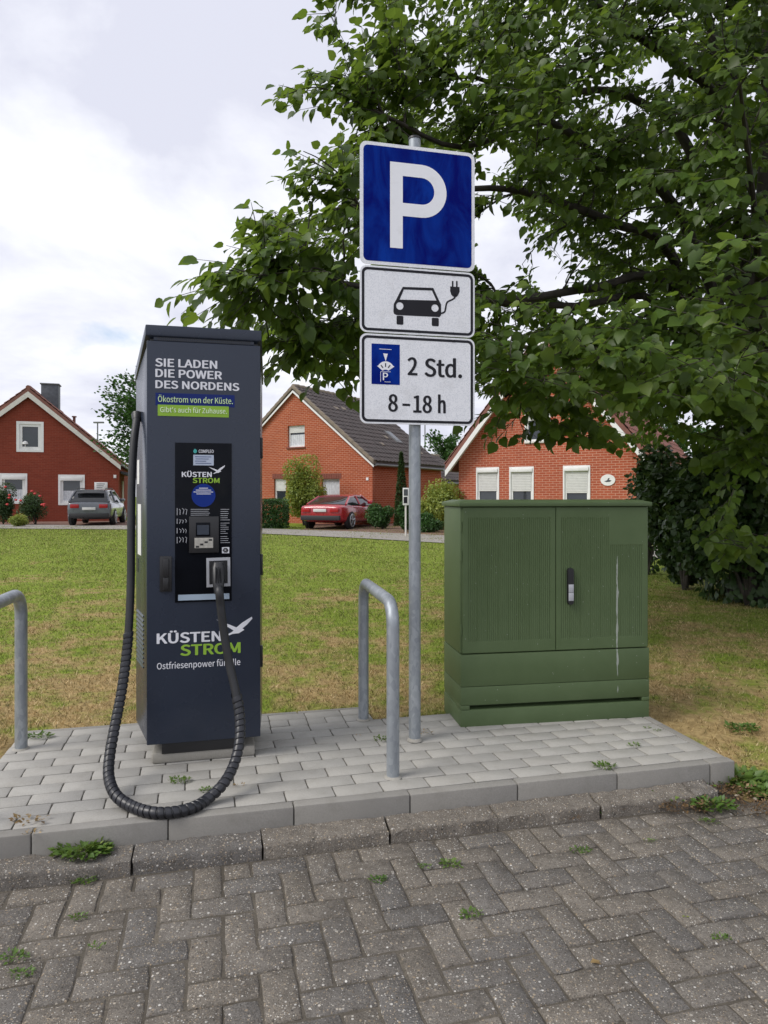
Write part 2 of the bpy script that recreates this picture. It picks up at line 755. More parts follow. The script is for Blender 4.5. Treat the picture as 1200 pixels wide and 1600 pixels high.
def sign_white(name):
    t = NT(name)
    o = t.map(t.objc(), (1, 1, 1))
    v = t.voro(o, 170, 'Distance', 'DISTANCE_TO_EDGE', 0.15)      # retroreflective cells
    c = t.mix(t.ramp(v, [(0.02, 0.0), (0.10, 1.0)]), (0.74, 0.76, 0.80), (0.90, 0.91, 0.94))
    w = t.noise(o, 9, 5, 0.6)
    c = t.mix(t.ramp(w, [(0.55, 0.0), (0.8, 0.3)]), c, (0.46, 0.45, 0.43))
    return t.done(c, 0.4, 0, 0.2)


def sign_blue(name):
    t = NT(name)
    w = t.noise(t.objc(), 7, 4, 0.6)
    c = t.mix(t.ramp(t.noise(t.map(t.objc(), (1.6, 1, 0.7)), 4.5, 4, 0.6, 0.8), [(0.38, 0.0), (0.68, 1.0)]), (0.0006, 0.004, 0.14), (0.003, 0.036, 0.30))  # sheen patches painted into the colour as a lighter blue
    sc = t.noise(t.map(t.objc(), (46, 1, 3.0)), 1.6, 3, 0.7)
    c = t.mix(t.ramp(sc, [(0.74, 0.0), (0.78, 0.5)]), c, (0.5, 0.52, 0.6))
    rr = t.math('MULTIPLY_ADD', w, 0.15, 0.16)
    t.bump(t.noise(t.objc(), 5, 2), 0.12, 0.01)
    return t.done(c, rr, 0, 0.04)


def cabinet_mat(name):
    t = NT(name)
    o = t.objc()
    s = t.sep(o)
    n = t.noise(o, 5, 6, 0.65)
    c = t.mix(t.ramp(n, [(0.3, 0.0), (0.7, 1.0)]), (0.076, 0.114, 0.048), (0.092, 0.134, 0.060))
    sp = t.voro(o, 34, 'Distance')
    rn = t.voro(o, 34, 'Color')
    m = t.math('MULTIPLY', t.ramp(sp, [(0.05, 1.0), (0.095, 0.0)]), t.ramp(t.sep(rn)[0], [(0.58, 0.0), (0.62, 1.0)]))
    c = t.mix(t.math('MULTIPLY', m, 0.7), c, (0.38, 0.40, 0.36))                               # bird-lime specks
    wob = t.math('MULTIPLY', t.math('SUBTRACT', t.noise(t.map(o, (1, 1, 2.2)), 3.0, 3), 0.5), 0.022)
    dx = t.math('ABSOLUTE', t.math('SUBTRACT', t.math('ADD', s[0], wob), 0.902))
    wid = t.noise(t.map(o, (0.1, 0.1, 7.0)), 1.0, 3)
    run = t.math('LESS_THAN', dx, t.math('MULTIPLY', t.ramp(wid, [(0.40, 0.0), (0.75, 0.013)]), 1.0))
    zz = t.ramp(s[2], [(0.14, 0.0), (0.16, 1.0), (0.86, 1.0), (0.95, 0.0)])
    c = t.mix(t.math('MULTIPLY', t.math('MULTIPLY', run, zz), 0.62), c, (0.46, 0.48, 0.46))    # white run down the right door
    t.bump(t.noise(o, 380, 2), 0.12, 0.001)
    return t.done(c, t.math('MULTIPLY_ADD', n, 0.15, 0.42), 0, 0.3)


def glass_mat(name, tint=(0.02, 0.025, 0.03)):
    t = NT(name)
    return t.done(t.mix(t.noise(t.objc(), 3, 2), tint, dk(tint, 1.7)), 0.05, 0, 0.8)


MT['pad'] = concrete_pad('grey concrete paver', (0.376, 0.364, 0.336))
MT['edging'] = concrete_pad('grey edging concrete', (0.272, 0.261, 0.240))
MT['found'] = concrete_pad('foundation concrete', (0.34, 0.325, 0.29))
MT['agg'] = aggregate('worn exposed aggregate')
MT['sand'] = dirt('joint sand', (0.075, 0.065, 0.052), (0.125, 0.110, 0.090), (0.20, 0.175, 0.14))
MT['padsand'] = dirt('pad joint sand', (0.12, 0.11, 0.09), (0.20, 0.19, 0.165), (0.27, 0.255, 0.22))
MT['lawn'] = lawn_mat('lawn soil and turf')
MT['grass'] = grass_mat('grass blades')
MT['galv'] = galv('galvanised steel')
MT['swhite'] = sign_white('retroreflective white')
MT['sblue'] = sign_blue('retroreflective blue')
MT['sblack'] = plain('sign black', (0.022, 0.022, 0.028), 0.5, var=0.2, spec=0.15)
MT['cab'] = cabinet_mat('cabinet green')
MT['anth'] = plain('anthracite powder coat', (0.025, 0.033, 0.053), 0.27, var=0.06, scale=3, bump=0.03, bscale=700, spec=0.38)
MT['panel'] = plain('black gloss panel', (0.005, 0.006, 0.009), 0.10, var=0.2, spec=0.09)
MT['black'] = plain('black plastic', (0.016, 0.016, 0.018), 0.42, var=0.2)
MT['rubber'] = plain('cable rubber', (0.018, 0.019, 0.022), 0.5, var=0.25, scale=14)
MT['sleeve'] = plain('sleeve plastic', (0.018, 0.019, 0.024), 0.36, var=0.25, scale=20)
MT['print_white'] = plain('white print', (0.72, 0.73, 0.78), 0.5, var=0.04)
MT['print_green'] = plain('green print', (0.27, 0.46, 0.055), 0.5, var=0.04, spec=0.15)
MT['print_lime'] = plain('pale lime print', (0.56, 0.74, 0.40), 0.5, var=0.04)
MT['print_blue'] = plain('blue print', (0.012, 0.026, 0.15), 0.45, var=0.06, spec=0.15)
MT['print_stick'] = plain('sticker blue', (0.008, 0.03, 0.22), 0.4, var=0.06, spec=0.15)
MT['print_pale'] = plain('pale green print', (0.74, 0.85, 0.62), 0.5, var=0.04)
MT['teal'] = plain('teal print', (0.05, 0.38, 0.36), 0.5, var=0.05)
MT['lcd'] = plain('lcd glass', (0.42, 0.48, 0.60), 0.25, var=0.06, scale=30)
MT['stripe'] = plain('pale blue stripe', (0.36, 0.45, 0.55), 0.35, var=0.06)
MT['steel'] = plain('brushed steel', (0.50, 0.48, 0.43), 0.4, metal=0.4, var=0.12, scale=60)
MT['frameg'] = plain('light grey frame', (0.42, 0.43, 0.46), 0.4, var=0.06)
MT['screen'] = plain('small screen glass', (0.035, 0.045, 0.065), 0.12, var=0.3)
MT['white'] = plain('white paint', (0.74, 0.74, 0.73), 0.5, var=0.05)
MT['white2'] = plain('weathered white board', (0.60, 0.58, 0.53), 0.6, var=0.1, scale=4)
MT['shutter'] = plain('shutter grey white', (0.62, 0.62, 0.60), 0.5, var=0.06)
MT['glass'] = glass_mat('window glass')
MT['curtain'] = plain('net curtain', (0.55, 0.57, 0.60), 0.9, var=0.15, scale=9)
MT['bark'] = plain('bark', (0.045, 0.038, 0.030), 0.9, var=0.45, scale=9, bump=0.9, bscale=25, world=True)
MT['leaf'] = leaf_mat('lime leaf', (0.020, 0.048, 0.008), (0.070, 0.132, 0.018), (0.150, 0.215, 0.026), 0.46)
MT['dleaf'] = leaf_mat('dark shrub leaf', (0.020, 0.045, 0.012), (0.035, 0.075, 0.020), (0.07, 0.11, 0.025), 0.22)
MT['hleaf'] = leaf_mat('hedge leaf', (0.020, 0.060, 0.012), (0.040, 0.105, 0.022), (0.07, 0.15, 0.03), 0.25)
MT['yleaf'] = leaf_mat('yellow green leaf', (0.09, 0.15, 0.025), (0.20, 0.27, 0.05), (0.40, 0.41, 0.07), 0.32)
MT['weed'] = leaf_mat('weed leaf', (0.045, 0.105, 0.018), (0.085, 0.17, 0.03), (0.19, 0.24, 0.05), 0.3)
MT['dryleaf'] = leaf_mat('dry grass', (0.16, 0.10, 0.045), (0.26, 0.18, 0.08), (0.38, 0.27, 0.13), 0.2)
MT['rose'] = plain('rose petal', (0.42, 0.02, 0.02), 0.6, var=0.3, scale=40)

# ================================================================== THE SETTING
PAD = Frame(gp(262.5, 1281), 13.3)          # origin on the pad's front top edge, u along the kerb, n towards the lawn
PL, PW = 0.204, 0.102                       # paver pitch
ST = 0.481                                  # edging stone pitch
PU0, PU1, PN1, PN2, PNOTCH = -0.82, 2.52, 1.195, 1.01, 1.02
ROADZ = -0.135


def in_view(p, m=30):
    if p[1] < 0.3:
        return False
    x, y = proj(p)
    return -m < x < 1200 + m and -m < y < 1600 + m


# ---- lawn: one sheet from the paving to the horizon
def axis_steps(a, b, fine0, fine1, step, grow=1.28):
    out = list(np.arange(fine0, fine1 + 1e-6, step))
    s = step
    x = fine1
    while x < b:
        s *= grow
        x += s
        out.append(x)
    s = step
    x = fine0
    pre = []
    while x > a:
        s *= grow
        x -= s
        pre.append(x)
    return np.array(pre[::-1] + out)


us = axis_steps(-420, 420, -2.2, 4.2, 0.085)
ns = axis_steps(-0.15, 900, -0.12, 3.2, 0.085)
ns = ns[ns >= -0.121]


def hashnoise(x, y, s):
    v = 0
    for k, (a, b, c) in enumerate(((1.0, 0.7, 0.3), (2.3, 1.9, 1.7), (4.1, 5.3, 2.9), (9.7, 8.1, 0.4))):
        v = v + np.sin(x * a * s + np.cos(y * b * s + k) * 1.6 + c) * np.cos(y * a * s * 1.1 + c * 2) / (k + 1.3)
    return v


def lawn_z(u, n):
    side = np.clip((n + 0.12) / 1.15, 0, 1)
    z = -0.128 + 0.103 * side
    z = z + 0.006 * hashnoise(u, n, 2.4) + 0.005 * hashnoise(u, n, 0.31) * np.clip((n - 2) / 6, 0, 1)
    inpad = (u > PU0 + 0.02) & (u < PU1 + 0.02) & (n < np.where(u > PNOTCH, PN2 - 0.02, PN1 - 0.02))
    return np.where(inpad, -0.16, z)


UU, NN = np.meshgrid(us, ns)
ZZ = lawn_z(UU, NN)
V = np.stack([PAD.o.x + PAD.u.x * UU + PAD.n.x * NN, PAD.o.y + PAD.u.y * UU + PAD.n.y * NN, ZZ], -1).reshape(-1, 3)
nu, nn = len(us), len(ns)
I = np.arange(nn * nu).reshape(nn, nu)
Fq = np.stack([I[:-1, :-1], I[:-1, 1:], I[1:, 1:], I[1:, :-1]], -1).reshape(-1, 4)
me = smooth(mesh_np('lawn', V, Fq), 80)
tag(obj('lawn', me, MT['lawn']), kind='structure', label='mown lawn with dry straw patches behind the paving')

# ---- grass blades
def grass(n, name):
    # sample by picture density: more, finer blades near the paving
    d = 1.9 + 26.5 * RNG.random(n) ** 2.2
    x = (RNG.random(n) * 2 - 1) * (0.72 * d + 0.9)
    y = d
    rel = np.stack([x - PAD.o.x, y - PAD.o.y], -1)
    u = rel @ np.array([PAD.u.x, PAD.u.y])
    nq = rel @ np.array([PAD.n.x, PAD.n.y])
    edge = 0.012 * hashnoise(u, nq, 9)
    ok = (nq > -0.10 + edge * 3)
    pad = (u > PU0 - 0.05 + edge) & (u < PU1 + 0.03 + edge) & (nq < np.where(u > PNOTCH, PN2, PN1) + 0.015 + edge)
    ok &= ~pad
    bare = hashnoise(u * 1.3 + 4, nq * 1.3, 3.1) + RNG.normal(0, 0.5, n)
    ok &= ~((nq < 1.3) & (u > PU1) & (bare > 0.15))           # trodden soil right of the pad
    ok &= ~((bare > 1.25) & (nq < 4))
    x, y, u, nq, d = x[ok], y[ok], u[ok], nq[ok], d[ok]
    k = len(x)
    z = lawn_z(u, nq) - 0.004
    hgt = (0.011 + 0.017 * RNG.random(k)) * (1 + 0.030 * d)
    hgt *= 1 + 0.5 * (hashnoise(u, nq, 1.9) > 0.9)
    wid = (0.0014 + 0.0013 * RNG.random(k)) * (0.70 + 0.22 * d)
    a = RNG.random(k) * 2 * np.pi
    lean = 0.3 + 1.0 * RNG.random(k)
    b = RNG.random(k) * 2 * np.pi
    dx, dy = np.cos(b) * lean * hgt, np.sin(b) * lean * hgt
    P0 = np.stack([x - np.cos(a) * wid, y - np.sin(a) * wid, z], -1)
    P1 = np.stack([x + np.cos(a) * wid, y + np.sin(a) * wid, z], -1)
    P2 = np.stack([x + dx, y + dy, z + hgt], -1)
    V = np.stack([P0, P1, P2], 1).reshape(-1, 3)
    Fc = np.arange(3 * k).reshape(-1, 3)
    r = np.repeat(RNG.random(k), 3)
    return mesh_np(name, V, Fc, {'rnd': r})


tag(obj('grass', grass(520000, 'grass'), MT['grass']), 'short patchy grass, straw coloured near the paving and greener towards the houses', 'grass', kind='stuff')

# ---- the road: bed, one object for each paver in the picture
def slab(name, pts, z, mat, thick=0.05):
    mb = MB()
    mb.prism([(p[0], p[1]) for p in pts], 'z', z - thick, z)
    return mb.build(name, mat, sm=False)


road = slab('road', [PAD.w(-60, 0.06), PAD.w(-60, -40), PAD.w(60, -40), PAD.w(60, 0.06)], ROADZ - 0.0062, MT['sand'])
tag(road, 'herringbone road of worn grey pavers with exposed pebbles', kind='structure')


def paver_mesh(name, L, W, seed, worn, h=0.06, bev=0.004):
    rg = random.Random(seed)
    hl, hw = L / 2, W / 2
    pts = []
    for i in range(4):
        (x0, y0), (x1, y1) = [((-hl, -hw), (hl, -hw)), ((hl, -hw), (hl, hw)), ((hl, hw), (-hl, hw)), ((-hl, hw), (-hl, -hw))][i]
        k = 3 if i % 2 == 0 else 2
        for j in range(k):
            t = (j + (0.06 if j == 0 else 0)) / k
            pts.append((x0 + (x1 - x0) * t + rg.uniform(-worn, worn), y0 + (y1 - y0) * t + rg.uniform(-worn, worn)))
    n = len(pts)
    v = [(x, y, -h) for x, y in pts] + [(x, y, -bev * rg.uniform(0.8, 1.6 if worn > 0.001 else 1.0)) for x, y in pts]
    v += [(x * (1 - bev * 1.3 / hl), y * (1 - bev * 1.3 / hw), rg.uniform(-worn, worn) * 0.35) for x, y in pts]
    f = []
    for r_ in range(2):
        for i in range(n):
            j = (i + 1) % n
            f.append((r_ * n + i, r_ * n + j, (r_ + 1) * n + j, (r_ + 1) * n + i))
    f.append(tuple(range(2 * n, 3 * n)))
    me = bpy.data.meshes.new(name)
    me.from_pydata(v, [], f)
    smooth(me, 50)
    return me


RA = 0.1025
variants = [paver_mesh('paver', 2 * RA - 0.0045, RA - 0.0045, 100 + i, 0.0028, bev=0.0045) for i in range(9)]
for m_ in variants:
    m_.materials.append(MT['agg'])
rest = MB()
rnd = random.Random(5)
for i in range(-30, 46):
    for j in range(-26, 0):
        d = (i - j) % 4
        if d == 0:
            u, n_, rot = (i + 1) * RA, (j + 0.5) * RA, 0
        elif d == 2:
            u, n_, rot = (i + 0.5) * RA, j * RA, 90
        else:
            continue
        n_ -= 0.118
        if rot == 90 and j == 0:
            continue
        c = PAD.w(u, n_, ROADZ + rnd.uniform(-0.0025, 0.0025) + 0.0018 * math.sin(u * 2.1 + n_ * 3))
        if c.y < 0.55 or n_ > -0.16:
            continue
        me = rnd.choice(variants)
        rz = R(13.3 + rot + rnd.choice((0, 180)) + rnd.uniform(-0.9, 0.9))
        rx, ry = rnd.uniform(-0.010, 0.010), rnd.uniform(-0.008, 0.008)
        if in_view(c, 110):
            o = obj('paver', me, None, road)
            o.location = c
            o.rotation_euler = (rx, ry, rz)
        else:
            mtx = Matrix.Translation(c) @ Matrix.Rotation(rz, 4, 'Z')
            rest.add([mtx @ q.co for q in me.vertices], [tuple(p.vertices) for p in me.polygons])
# half pavers fill the herringbone's teeth along the kerb
half = [paver_mesh('paver', RA - 0.0055, RA - 0.0055, 150 + i, 0.0026, bev=0.005) for i in range(3)]
for m_ in half:
    m_.materials.append(MT['agg'])
for i in range(-30, 46):
    if (i - (-1)) % 4 == 3:
        c = PAD.w((i + 0.5) * RA, -0.5 * RA - 0.118, ROADZ + rnd.uniform(-0.003, 0.002))
        if in_view(c, 110):
            o = obj('paver', rnd.choice(half), None, road)
            o.location = c
            o.rotation_euler = (rnd.uniform(-0.01, 0.01), 0, R(13.3 + rnd.uniform(-1, 1)))
o = rest.build('pavers', MT['agg'], road, sm=True)
tag(o, kind='stuff')

# ---- old worn road kerb in front of the pad
kerb = empty('kerb', PAD.w(0, -0.06, ROADZ), 13.3)
tag(kerb, 'low worn road kerb of pebbly concrete below the pad edge', kind='structure')


def kerb_stone(L, seed):
    rg = np.random.default_rng(seed)
    k = 15
    prof = [(-0.050, -0.05), (-0.050, 0.036), (-0.047, 0.048), (-0.039, 0.053), (0.0, 0.056), (0.058, 0.060), (0.058, -0.05)]
    v, f = [], []
    for i in range(k):
        x = -L / 2 + L * i / (k - 1)
        e = 1.0 if 0 < i < k - 1 else 0.6
        for j, (y, z) in enumerate(prof):
            jit = 0.0030 if 1 <= j <= 5 else 0
            v.append((x + (0 if e == 1 else rg.normal(0, 0.002)), y + rg.normal(0, jit) + (0.003 if e < 1 else 0), z + rg.normal(0, jit) * 0.9 - (0.004 if e < 1 and j in (2, 3, 4) else 0)))
    m = len(prof)
    for i in range(k - 1):
        for j in range(m):
            f.append((i * m + j, i * m + (j + 1) % m, (i + 1) * m + (j + 1) % m, (i + 1) * m + j))
    f += [tuple(range(m)), tuple(range((k - 1) * m, k * m))[::-1]]
    mb = MB()
    mb.add(v, f)
    me = mb.mesh('kerb_stone')
    return smooth(me, 60)


# joints where the photograph has them
def u_at(px, py, z):
    q = PAD.loc(gp(px, py, z))
    return q.x


kj = [u_at(203, 1352, ROADZ + 0.05), u_at(411, 1330, ROADZ + 0.05), u_at(780, 1280, ROADZ + 0.05)]
stone = (kj[2] - kj[1]) / 2
joints = [kj[0] - 1.96, kj[0] - 1.47, kj[0] - 0.98, kj[0] - 0.49, kj[0], kj[1], (kj[1] + kj[2]) / 2 + 0.02, kj[2], kj[2] + 0.47, kj[2] + 0.94, kj[2] + 1.06]
for i in range(len(joints) - 1):
    L = joints[i + 1] - joints[i] - 0.008
    if i == 4:
        pass
    o = obj('kerb_stone', kerb_stone(L, 40 + i), MT['agg'], kerb)
    o.location = ((joints[i] + joints[i + 1]) / 2, 0.0, rnd.uniform(-0.003, 0.003))
    o.rotation_euler = (rnd.uniform(-0.02, 0.02), rnd.uniform(-0.004, 0.004), rnd.uniform(-0.004, 0.004))

# ---- the pad: bed, edging stones, light grey pavers in half bond
pav = slab('pavement', [PAD.w(PU0 + 0.03, 0.03), PAD.w(PU1 - 0.02, 0.03), PAD.w(PU1 - 0.02, PN2 - 0.01), PAD.w(PNOTCH, PN2 - 0.01), PAD.w(PNOTCH, PN1 - 0.01), PAD.w(PU0 + 0.03, PN1 - 0.01)], -0.0095, MT['padsand'], 0.12)
tag(pav, 'raised pad of light grey concrete pavers with edging stones', kind='structure')
EW = 0.056


def edge_stone(L, W, hgt, seed):
    mb = MB()
    mb.box((-L / 2, -W / 2, -hgt), (L / 2, W / 2, 0))
    return mb.mesh('edging_stone', 0.006, 2)


for k in range(-2, 6):
    a, b = k * ST, min((k + 1) * ST, PU1 + 0.02)
    if k == 5:
        a = 5 * ST
    L = b - a - 0.0035
    if L < 0.05:
        continue
    o = obj('edging_stone', edge_stone(L, EW, 0.2, k), MT['edging'], pav)
    p = PAD.w((a + b) / 2, EW / 2, rnd.uniform(-0.0015, 0.001))
    o.location = p
    o.rotation_euler = (0, rnd.uniform(-0.003, 0.003), R(13.3) + rnd.uniform(-0.002, 0.002))
for k in range(3):                                             # edging on the right end of the pad
    a, b = EW + k * ST, min(EW + (k + 1) * ST, 1.18)
    o = obj('edging_stone', edge_stone(b - a - 0.004, EW * 0.8, 0.2, 30 + k), MT['edging'], pav)
    o.location = PAD.w(PU1 - 0.003 + 0.01 * k, (a + b) / 2, -0.001)
    o.rotation_euler = (0, 0, R(103.3 - 1.2))
for k in range(4):                                             # thin edging along the back
    a, b = PU0 + k * ST, min(PU0 + (k + 1) * ST, PNOTCH)
    if b - a < 0.06:
        continue
    o = obj('edging_stone', edge_stone(b - a - 0.004, 0.04, 0.2, 50 + k), MT['edging'], pav)
    o.location = PAD.w((a + b) / 2, PN1 + 0.012, -0.004)
    o.rotation_euler = (0, 0, R(13.3))

cache = {}


def pad_paver(L, W, s):
    key = (round(L, 3), round(W, 3), s)
    if key not in cache:
        m_ = paver_mesh('paver', L, W, hash(key) % 9999, 0.0006, 0.06, 0.0028)
        m_.materials.append(MT['pad'])
        cache[key] = m_
    return cache[key]


CAB = Frame(gp(720, 1136), 9.3)
for row in range(11):
    n0 = EW + 0.003 + row * PW + (0.0)
    ph = (0.047 if row % 2 == 0 else 0.149)
    lim1 = PU1 - 0.022 if (n0 + PW) < PN2 + 0.03 else PNOTCH
    k = -8
    while True:
        a, b = ph + k * PL, ph + (k + 1) * PL
        k += 1
        if a > lim1:
            break
        a2, b2 = max(a, PU0), min(b, lim1)
        if b2 - a2 < 0.035:
            continue
        pieces = [(a2, b2)]
        if row == 9 and b2 - a2 > 0.18 and rnd.random() < 0.7:    # half pieces in the second row from the back
            mth = (a2 + b2) / 2
            pieces = [(a2, mth), (mth, b2)]
        for (p0, p1) in pieces:
            c = PAD.w((p0 + p1) / 2, n0 + PW / 2, rnd.uniform(-0.0018, 0.0006))
            o = obj('paver', pad_paver(p1 - p0 - 0.0042, PW - 0.0042, rnd.randint(0, 2)), None, pav)
            o.location = c
            o.rotation_euler = (rnd.uniform(-0.004, 0.004), rnd.uniform(-0.003, 0.003), R(13.3 + rnd.uniform(-0.25, 0.25)))

# ---- far path and drives in front of the houses
def sheet(name, far, near, z, mat, label):
    top = [gp(x, y, z) for x, y in far]
    bot = [gp(x, y, z) for x, y in near]
    mb = MB()
    v = [tuple(p) for p in top] + [tuple(p) for p in bot]
    n = len(top)
    mb.add(v, [(i, i + 1, n + i + 1, n + i) for i in range(n - 1)])
    o = mb.build(name, mat, sm=False)
    return tag(o, label, kind='structure')


MT['path'] = dirt('grey path setts', (0.26, 0.24, 0.215), (0.33, 0.31, 0.285), (0.40, 0.38, 0.35))
MT['drive'] = dirt('red clinker drive', (0.16, 0.095, 0.075), (0.22, 0.135, 0.105), (0.28, 0.18, 0.14))
xs = [-700, -200, 0, 200, 410, 560, 690, 900, 1300, 1800]
fy = [815.5, 818, 819.5, 821, 825.5, 830.5, 836, 846, 868, 896]
ny = [821, 824, 825.5, 827, 833.5, 840.5, 848, 862, 892, 930]
sheet('path', list(zip(xs, fy)), list(zip(xs, ny)), -0.002, MT['path'], 'pale grey paved path crossing in front of the houses')
sheet('driveway', [(500, 813), (560, 813.5), (640, 815), (760, 819)], [(470, 829), (560, 832), (640, 835), (760, 841)], -0.007, MT['drive'], 'reddish clinker drive in front of the dark-roofed house')
sheet('driveway', [(-60, 812), (80, 812.5), (212, 813)], [(-60, 820), (80, 821), (212, 822)], -0.007, MT['drive'], 'reddish clinker drive in front of the red-roofed house')

# ================================================================== CHARGING STATION
S_ = H / 1.289
CH = Frame(PAD.w(-0.14 * S_, 0.58 * S_, 0.0), 13.3)
cx1, _z = CH.hit(407, 1150)                    # right front edge
_x, ZB = CH.hit(228, 1165)                     # underside of the body
_x, ZT = CH.hit(228, 507)                      # front top edge of the lid
W_ = cx1
DP = 0.385                                      # depth
LF, RF = 0.090, 0.030                           # the casing widens behind the door frame
station = empty('charging_station', CH.w(0, 0, 0), 13.3)
tag(station, 'tall anthracite charging station with printed slogans, gull logo and a black cable', 'charging station')
ZBK = ZT - 0.145                                # lid falls towards the back
lid_h = 0.050
zl = ZT - lid_h
# concrete foot and dark plinth
MB().box((0.020, 0.022, 0.0), (W_ - 0.025, DP - 0.01, 0.050)).build('foundation', MT['found'], station, 0.010)
MB().box((0.065, 0.018, 0.045), (W_ - 0.075, DP - 0.03, ZB + 0.012)).build('plinth', MT['black'], station, 0.002)
# casing: folded sheet, front a little narrower than the back
mb = MB()
ztop_f, ztop_b = zl - 0.034, ZBK - 0.03
prof = [(0.002, 0.020), (W_ - 0.002, 0.020), (W_ + RF, DP), (-LF, DP)]
v = [(x, y, ZB) for x, y in prof] + [(prof[0][0], prof[0][1], ztop_f), (prof[1][0], prof[1][1], ztop_f), (prof[2][0], prof[2][1], ztop_b), (prof[3][0], prof[3][1], ztop_b)]
mb.add(v, [(3, 2, 1, 0), (4, 5, 6, 7), (0, 1, 5, 4), (1, 2, 6, 5), (2, 3, 7, 6), (3, 0, 4, 7)])
mb.build('casing', MT['anth'], station, 0.003)
# front door leaf
zdoor = zl - 0.022
door = MB().box((0, 0, ZB), (W_, 0.0195, zdoor)).build('door', MT['anth'], station, 0.004, 3)
# vent strip under the lid
vent = MB().box((0.030, 0.003, zdoor + 0.001), (W_ - 0.030, 0.018, zl - 0.003)).build('vent_strip', MT['anth'], station, 0.001)
hole = MB().box((-0.003, 0.0105, -0.0026), (0.003, 0.013, 0.0026)).mesh('vent_hole', sm=False)
hole.materials.append(MT['black'])
nh = 46
vh = MB()
for i in range(nh):
    for j in range(2):
        x = 0.05 + (W_ - 0.10) * i / (nh - 1)
        z = zdoor + 0.006 + 0.009 * j
        vh.box((x - 0.0030, 0.0022, z - 0.0026), (x + 0.0030, 0.0045, z + 0.0026))
tag(vh.build('vent_holes', MT['black'], vent, sm=False), kind='stuff')
# sloping lid
lx0, lx1 = -0.004, W_ + 0.004
mb = MB()
q = [(lx0, -0.006), (lx1, -0.006), (W_ + RF + 0.006, DP + 0.006), (-LF - 0.006, DP + 0.006)]
v = [(q[0][0], q[0][1], zl), (q[1][0], q[1][1], zl), (q[2][0], q[2][1], ZBK - lid_h), (q[3][0], q[3][1], ZBK - lid_h)]
v += [(q[0][0], q[0][1], ZT), (q[1][0], q[1][1], ZT), (q[2][0], q[2][1], ZBK), (q[3][0], q[3][1], ZBK)]
mb.add(v, [(3, 2, 1, 0), (4, 5, 6, 7), (0, 1, 5, 4), (1, 2, 6, 5), (2, 3, 7, 6), (3, 0, 4, 7)])
mb.build('lid', MT['anth'], station, 0.003)
MB().box((0.012, 0.022, ztop_f - 0.001), (W_ - 0.012, 0.20, zl + 0.006)).build('neck', MT['black'], station)

# side louvres on the casing's left flank: each slat a part
for k in range(12):
    z = 0.42 + k * 0.022
    a = Vector((0.002, 0.020, z))
    b = Vector((-LF, DP, z))
    d = (b - a).normalized()
    nrm = Vector((-d.y, d.x, 0)) if d.x < 0 else Vector((d.y, -d.x, 0))
    if nrm.x > 0:
        nrm = -nrm
    p0, p1 = a + d * 0.12, a + d * 0.34
    m = MB()
    v = [p0, p1, p1 + nrm * 0.005, p0 + nrm * 0.005]
    v2 = [p + Vector((0, 0, 0.010)) for p in (p0, p1)]
    m.add(v + v2, [(0, 1, 2, 3), (3, 2, 5, 4), (0, 3, 4), (1, 5, 2), (0, 4, 5, 1)])
    m.build('louvre', MT['anth'], station, sm=False)
# hinges on the right flank
for z in (0.42, 0.86, 1.42):
    MB().box((W_ + 0.001, 0.030, z), (W_ + 0.013, 0.060, z + 0.10)).build('hinge', MT['black'], station, 0.002)
# stickers on the left flank
for (t0, t1, z0, z1, mt) in ((0.20, 0.31, 0.95, 1.20, 'white'), (0.26, 0.33, 1.30, 1.42, 'white'), (0.30, 0.36, 0.86, 0.93, 'black')):
    a = Vector((0.002, 0.020, 0))
    b = Vector((-LF, DP, 0))
    d = (b - a).normalized()
    nrm = Vector((-d.y, d.x, 0))
    if nrm.x > 0:
        nrm = -nrm
    m = MB()
    P = [a + d * t0, a + d * t1]
    v = [P[0] + Vector((0, 0, z0)), P[1] + Vector((0, 0, z0)), P[1] + Vector((0, 0, z1)), P[0] + Vector((0, 0, z1))]
    v += [x + nrm * 0.0012 for x in v]
    m.add(v, [(3, 2, 1, 0), (4, 5, 6, 7), (0, 1, 5, 4), (1, 2, 6, 5), (2, 3, 7, 6), (3, 0, 4, 7)])
    m.build('sticker', MT[mt], station, sm=False)


def CX(px, py, y=0.0):
    return CH.hit(px, py, y)


def ctext(s, l, r, mat, bold=0.0, y=0.0, parent=None):
    """l = (x, baseline, cap top) at the left end, r = x at the right end"""
    x0, zb = CX(l[0], l[1], y)
    _, zt = CX(l[0], l[2], y)
    x1, _ = CX(r, l[1], y)
    return text(s, x0, zb, x1 - x0, zt - zb, MT[mat], parent or station, y, bold=bold)


def cplate(name, x0, y0, x1, y1, mat, y=0.0, depth=0.0015, parent=None, bevel=0.0):
    a = CX(x0, y1, y)
    b = (CX(x1, y0, y)[0], CX(x0, y0, y)[1])
    return MB().box((a[0], y - depth, a[1]), (b[0], y, b[1])).build(name, MT[mat], parent or station, bevel)


def cpoly(name, pts, mat, y=0.0, depth=0.0012, parent=None):
    return obj(name, shape2d([[CX(px, py, y) for px, py in pts]], depth, y, name), MT[mat], parent or station)


e_ = 0.0015
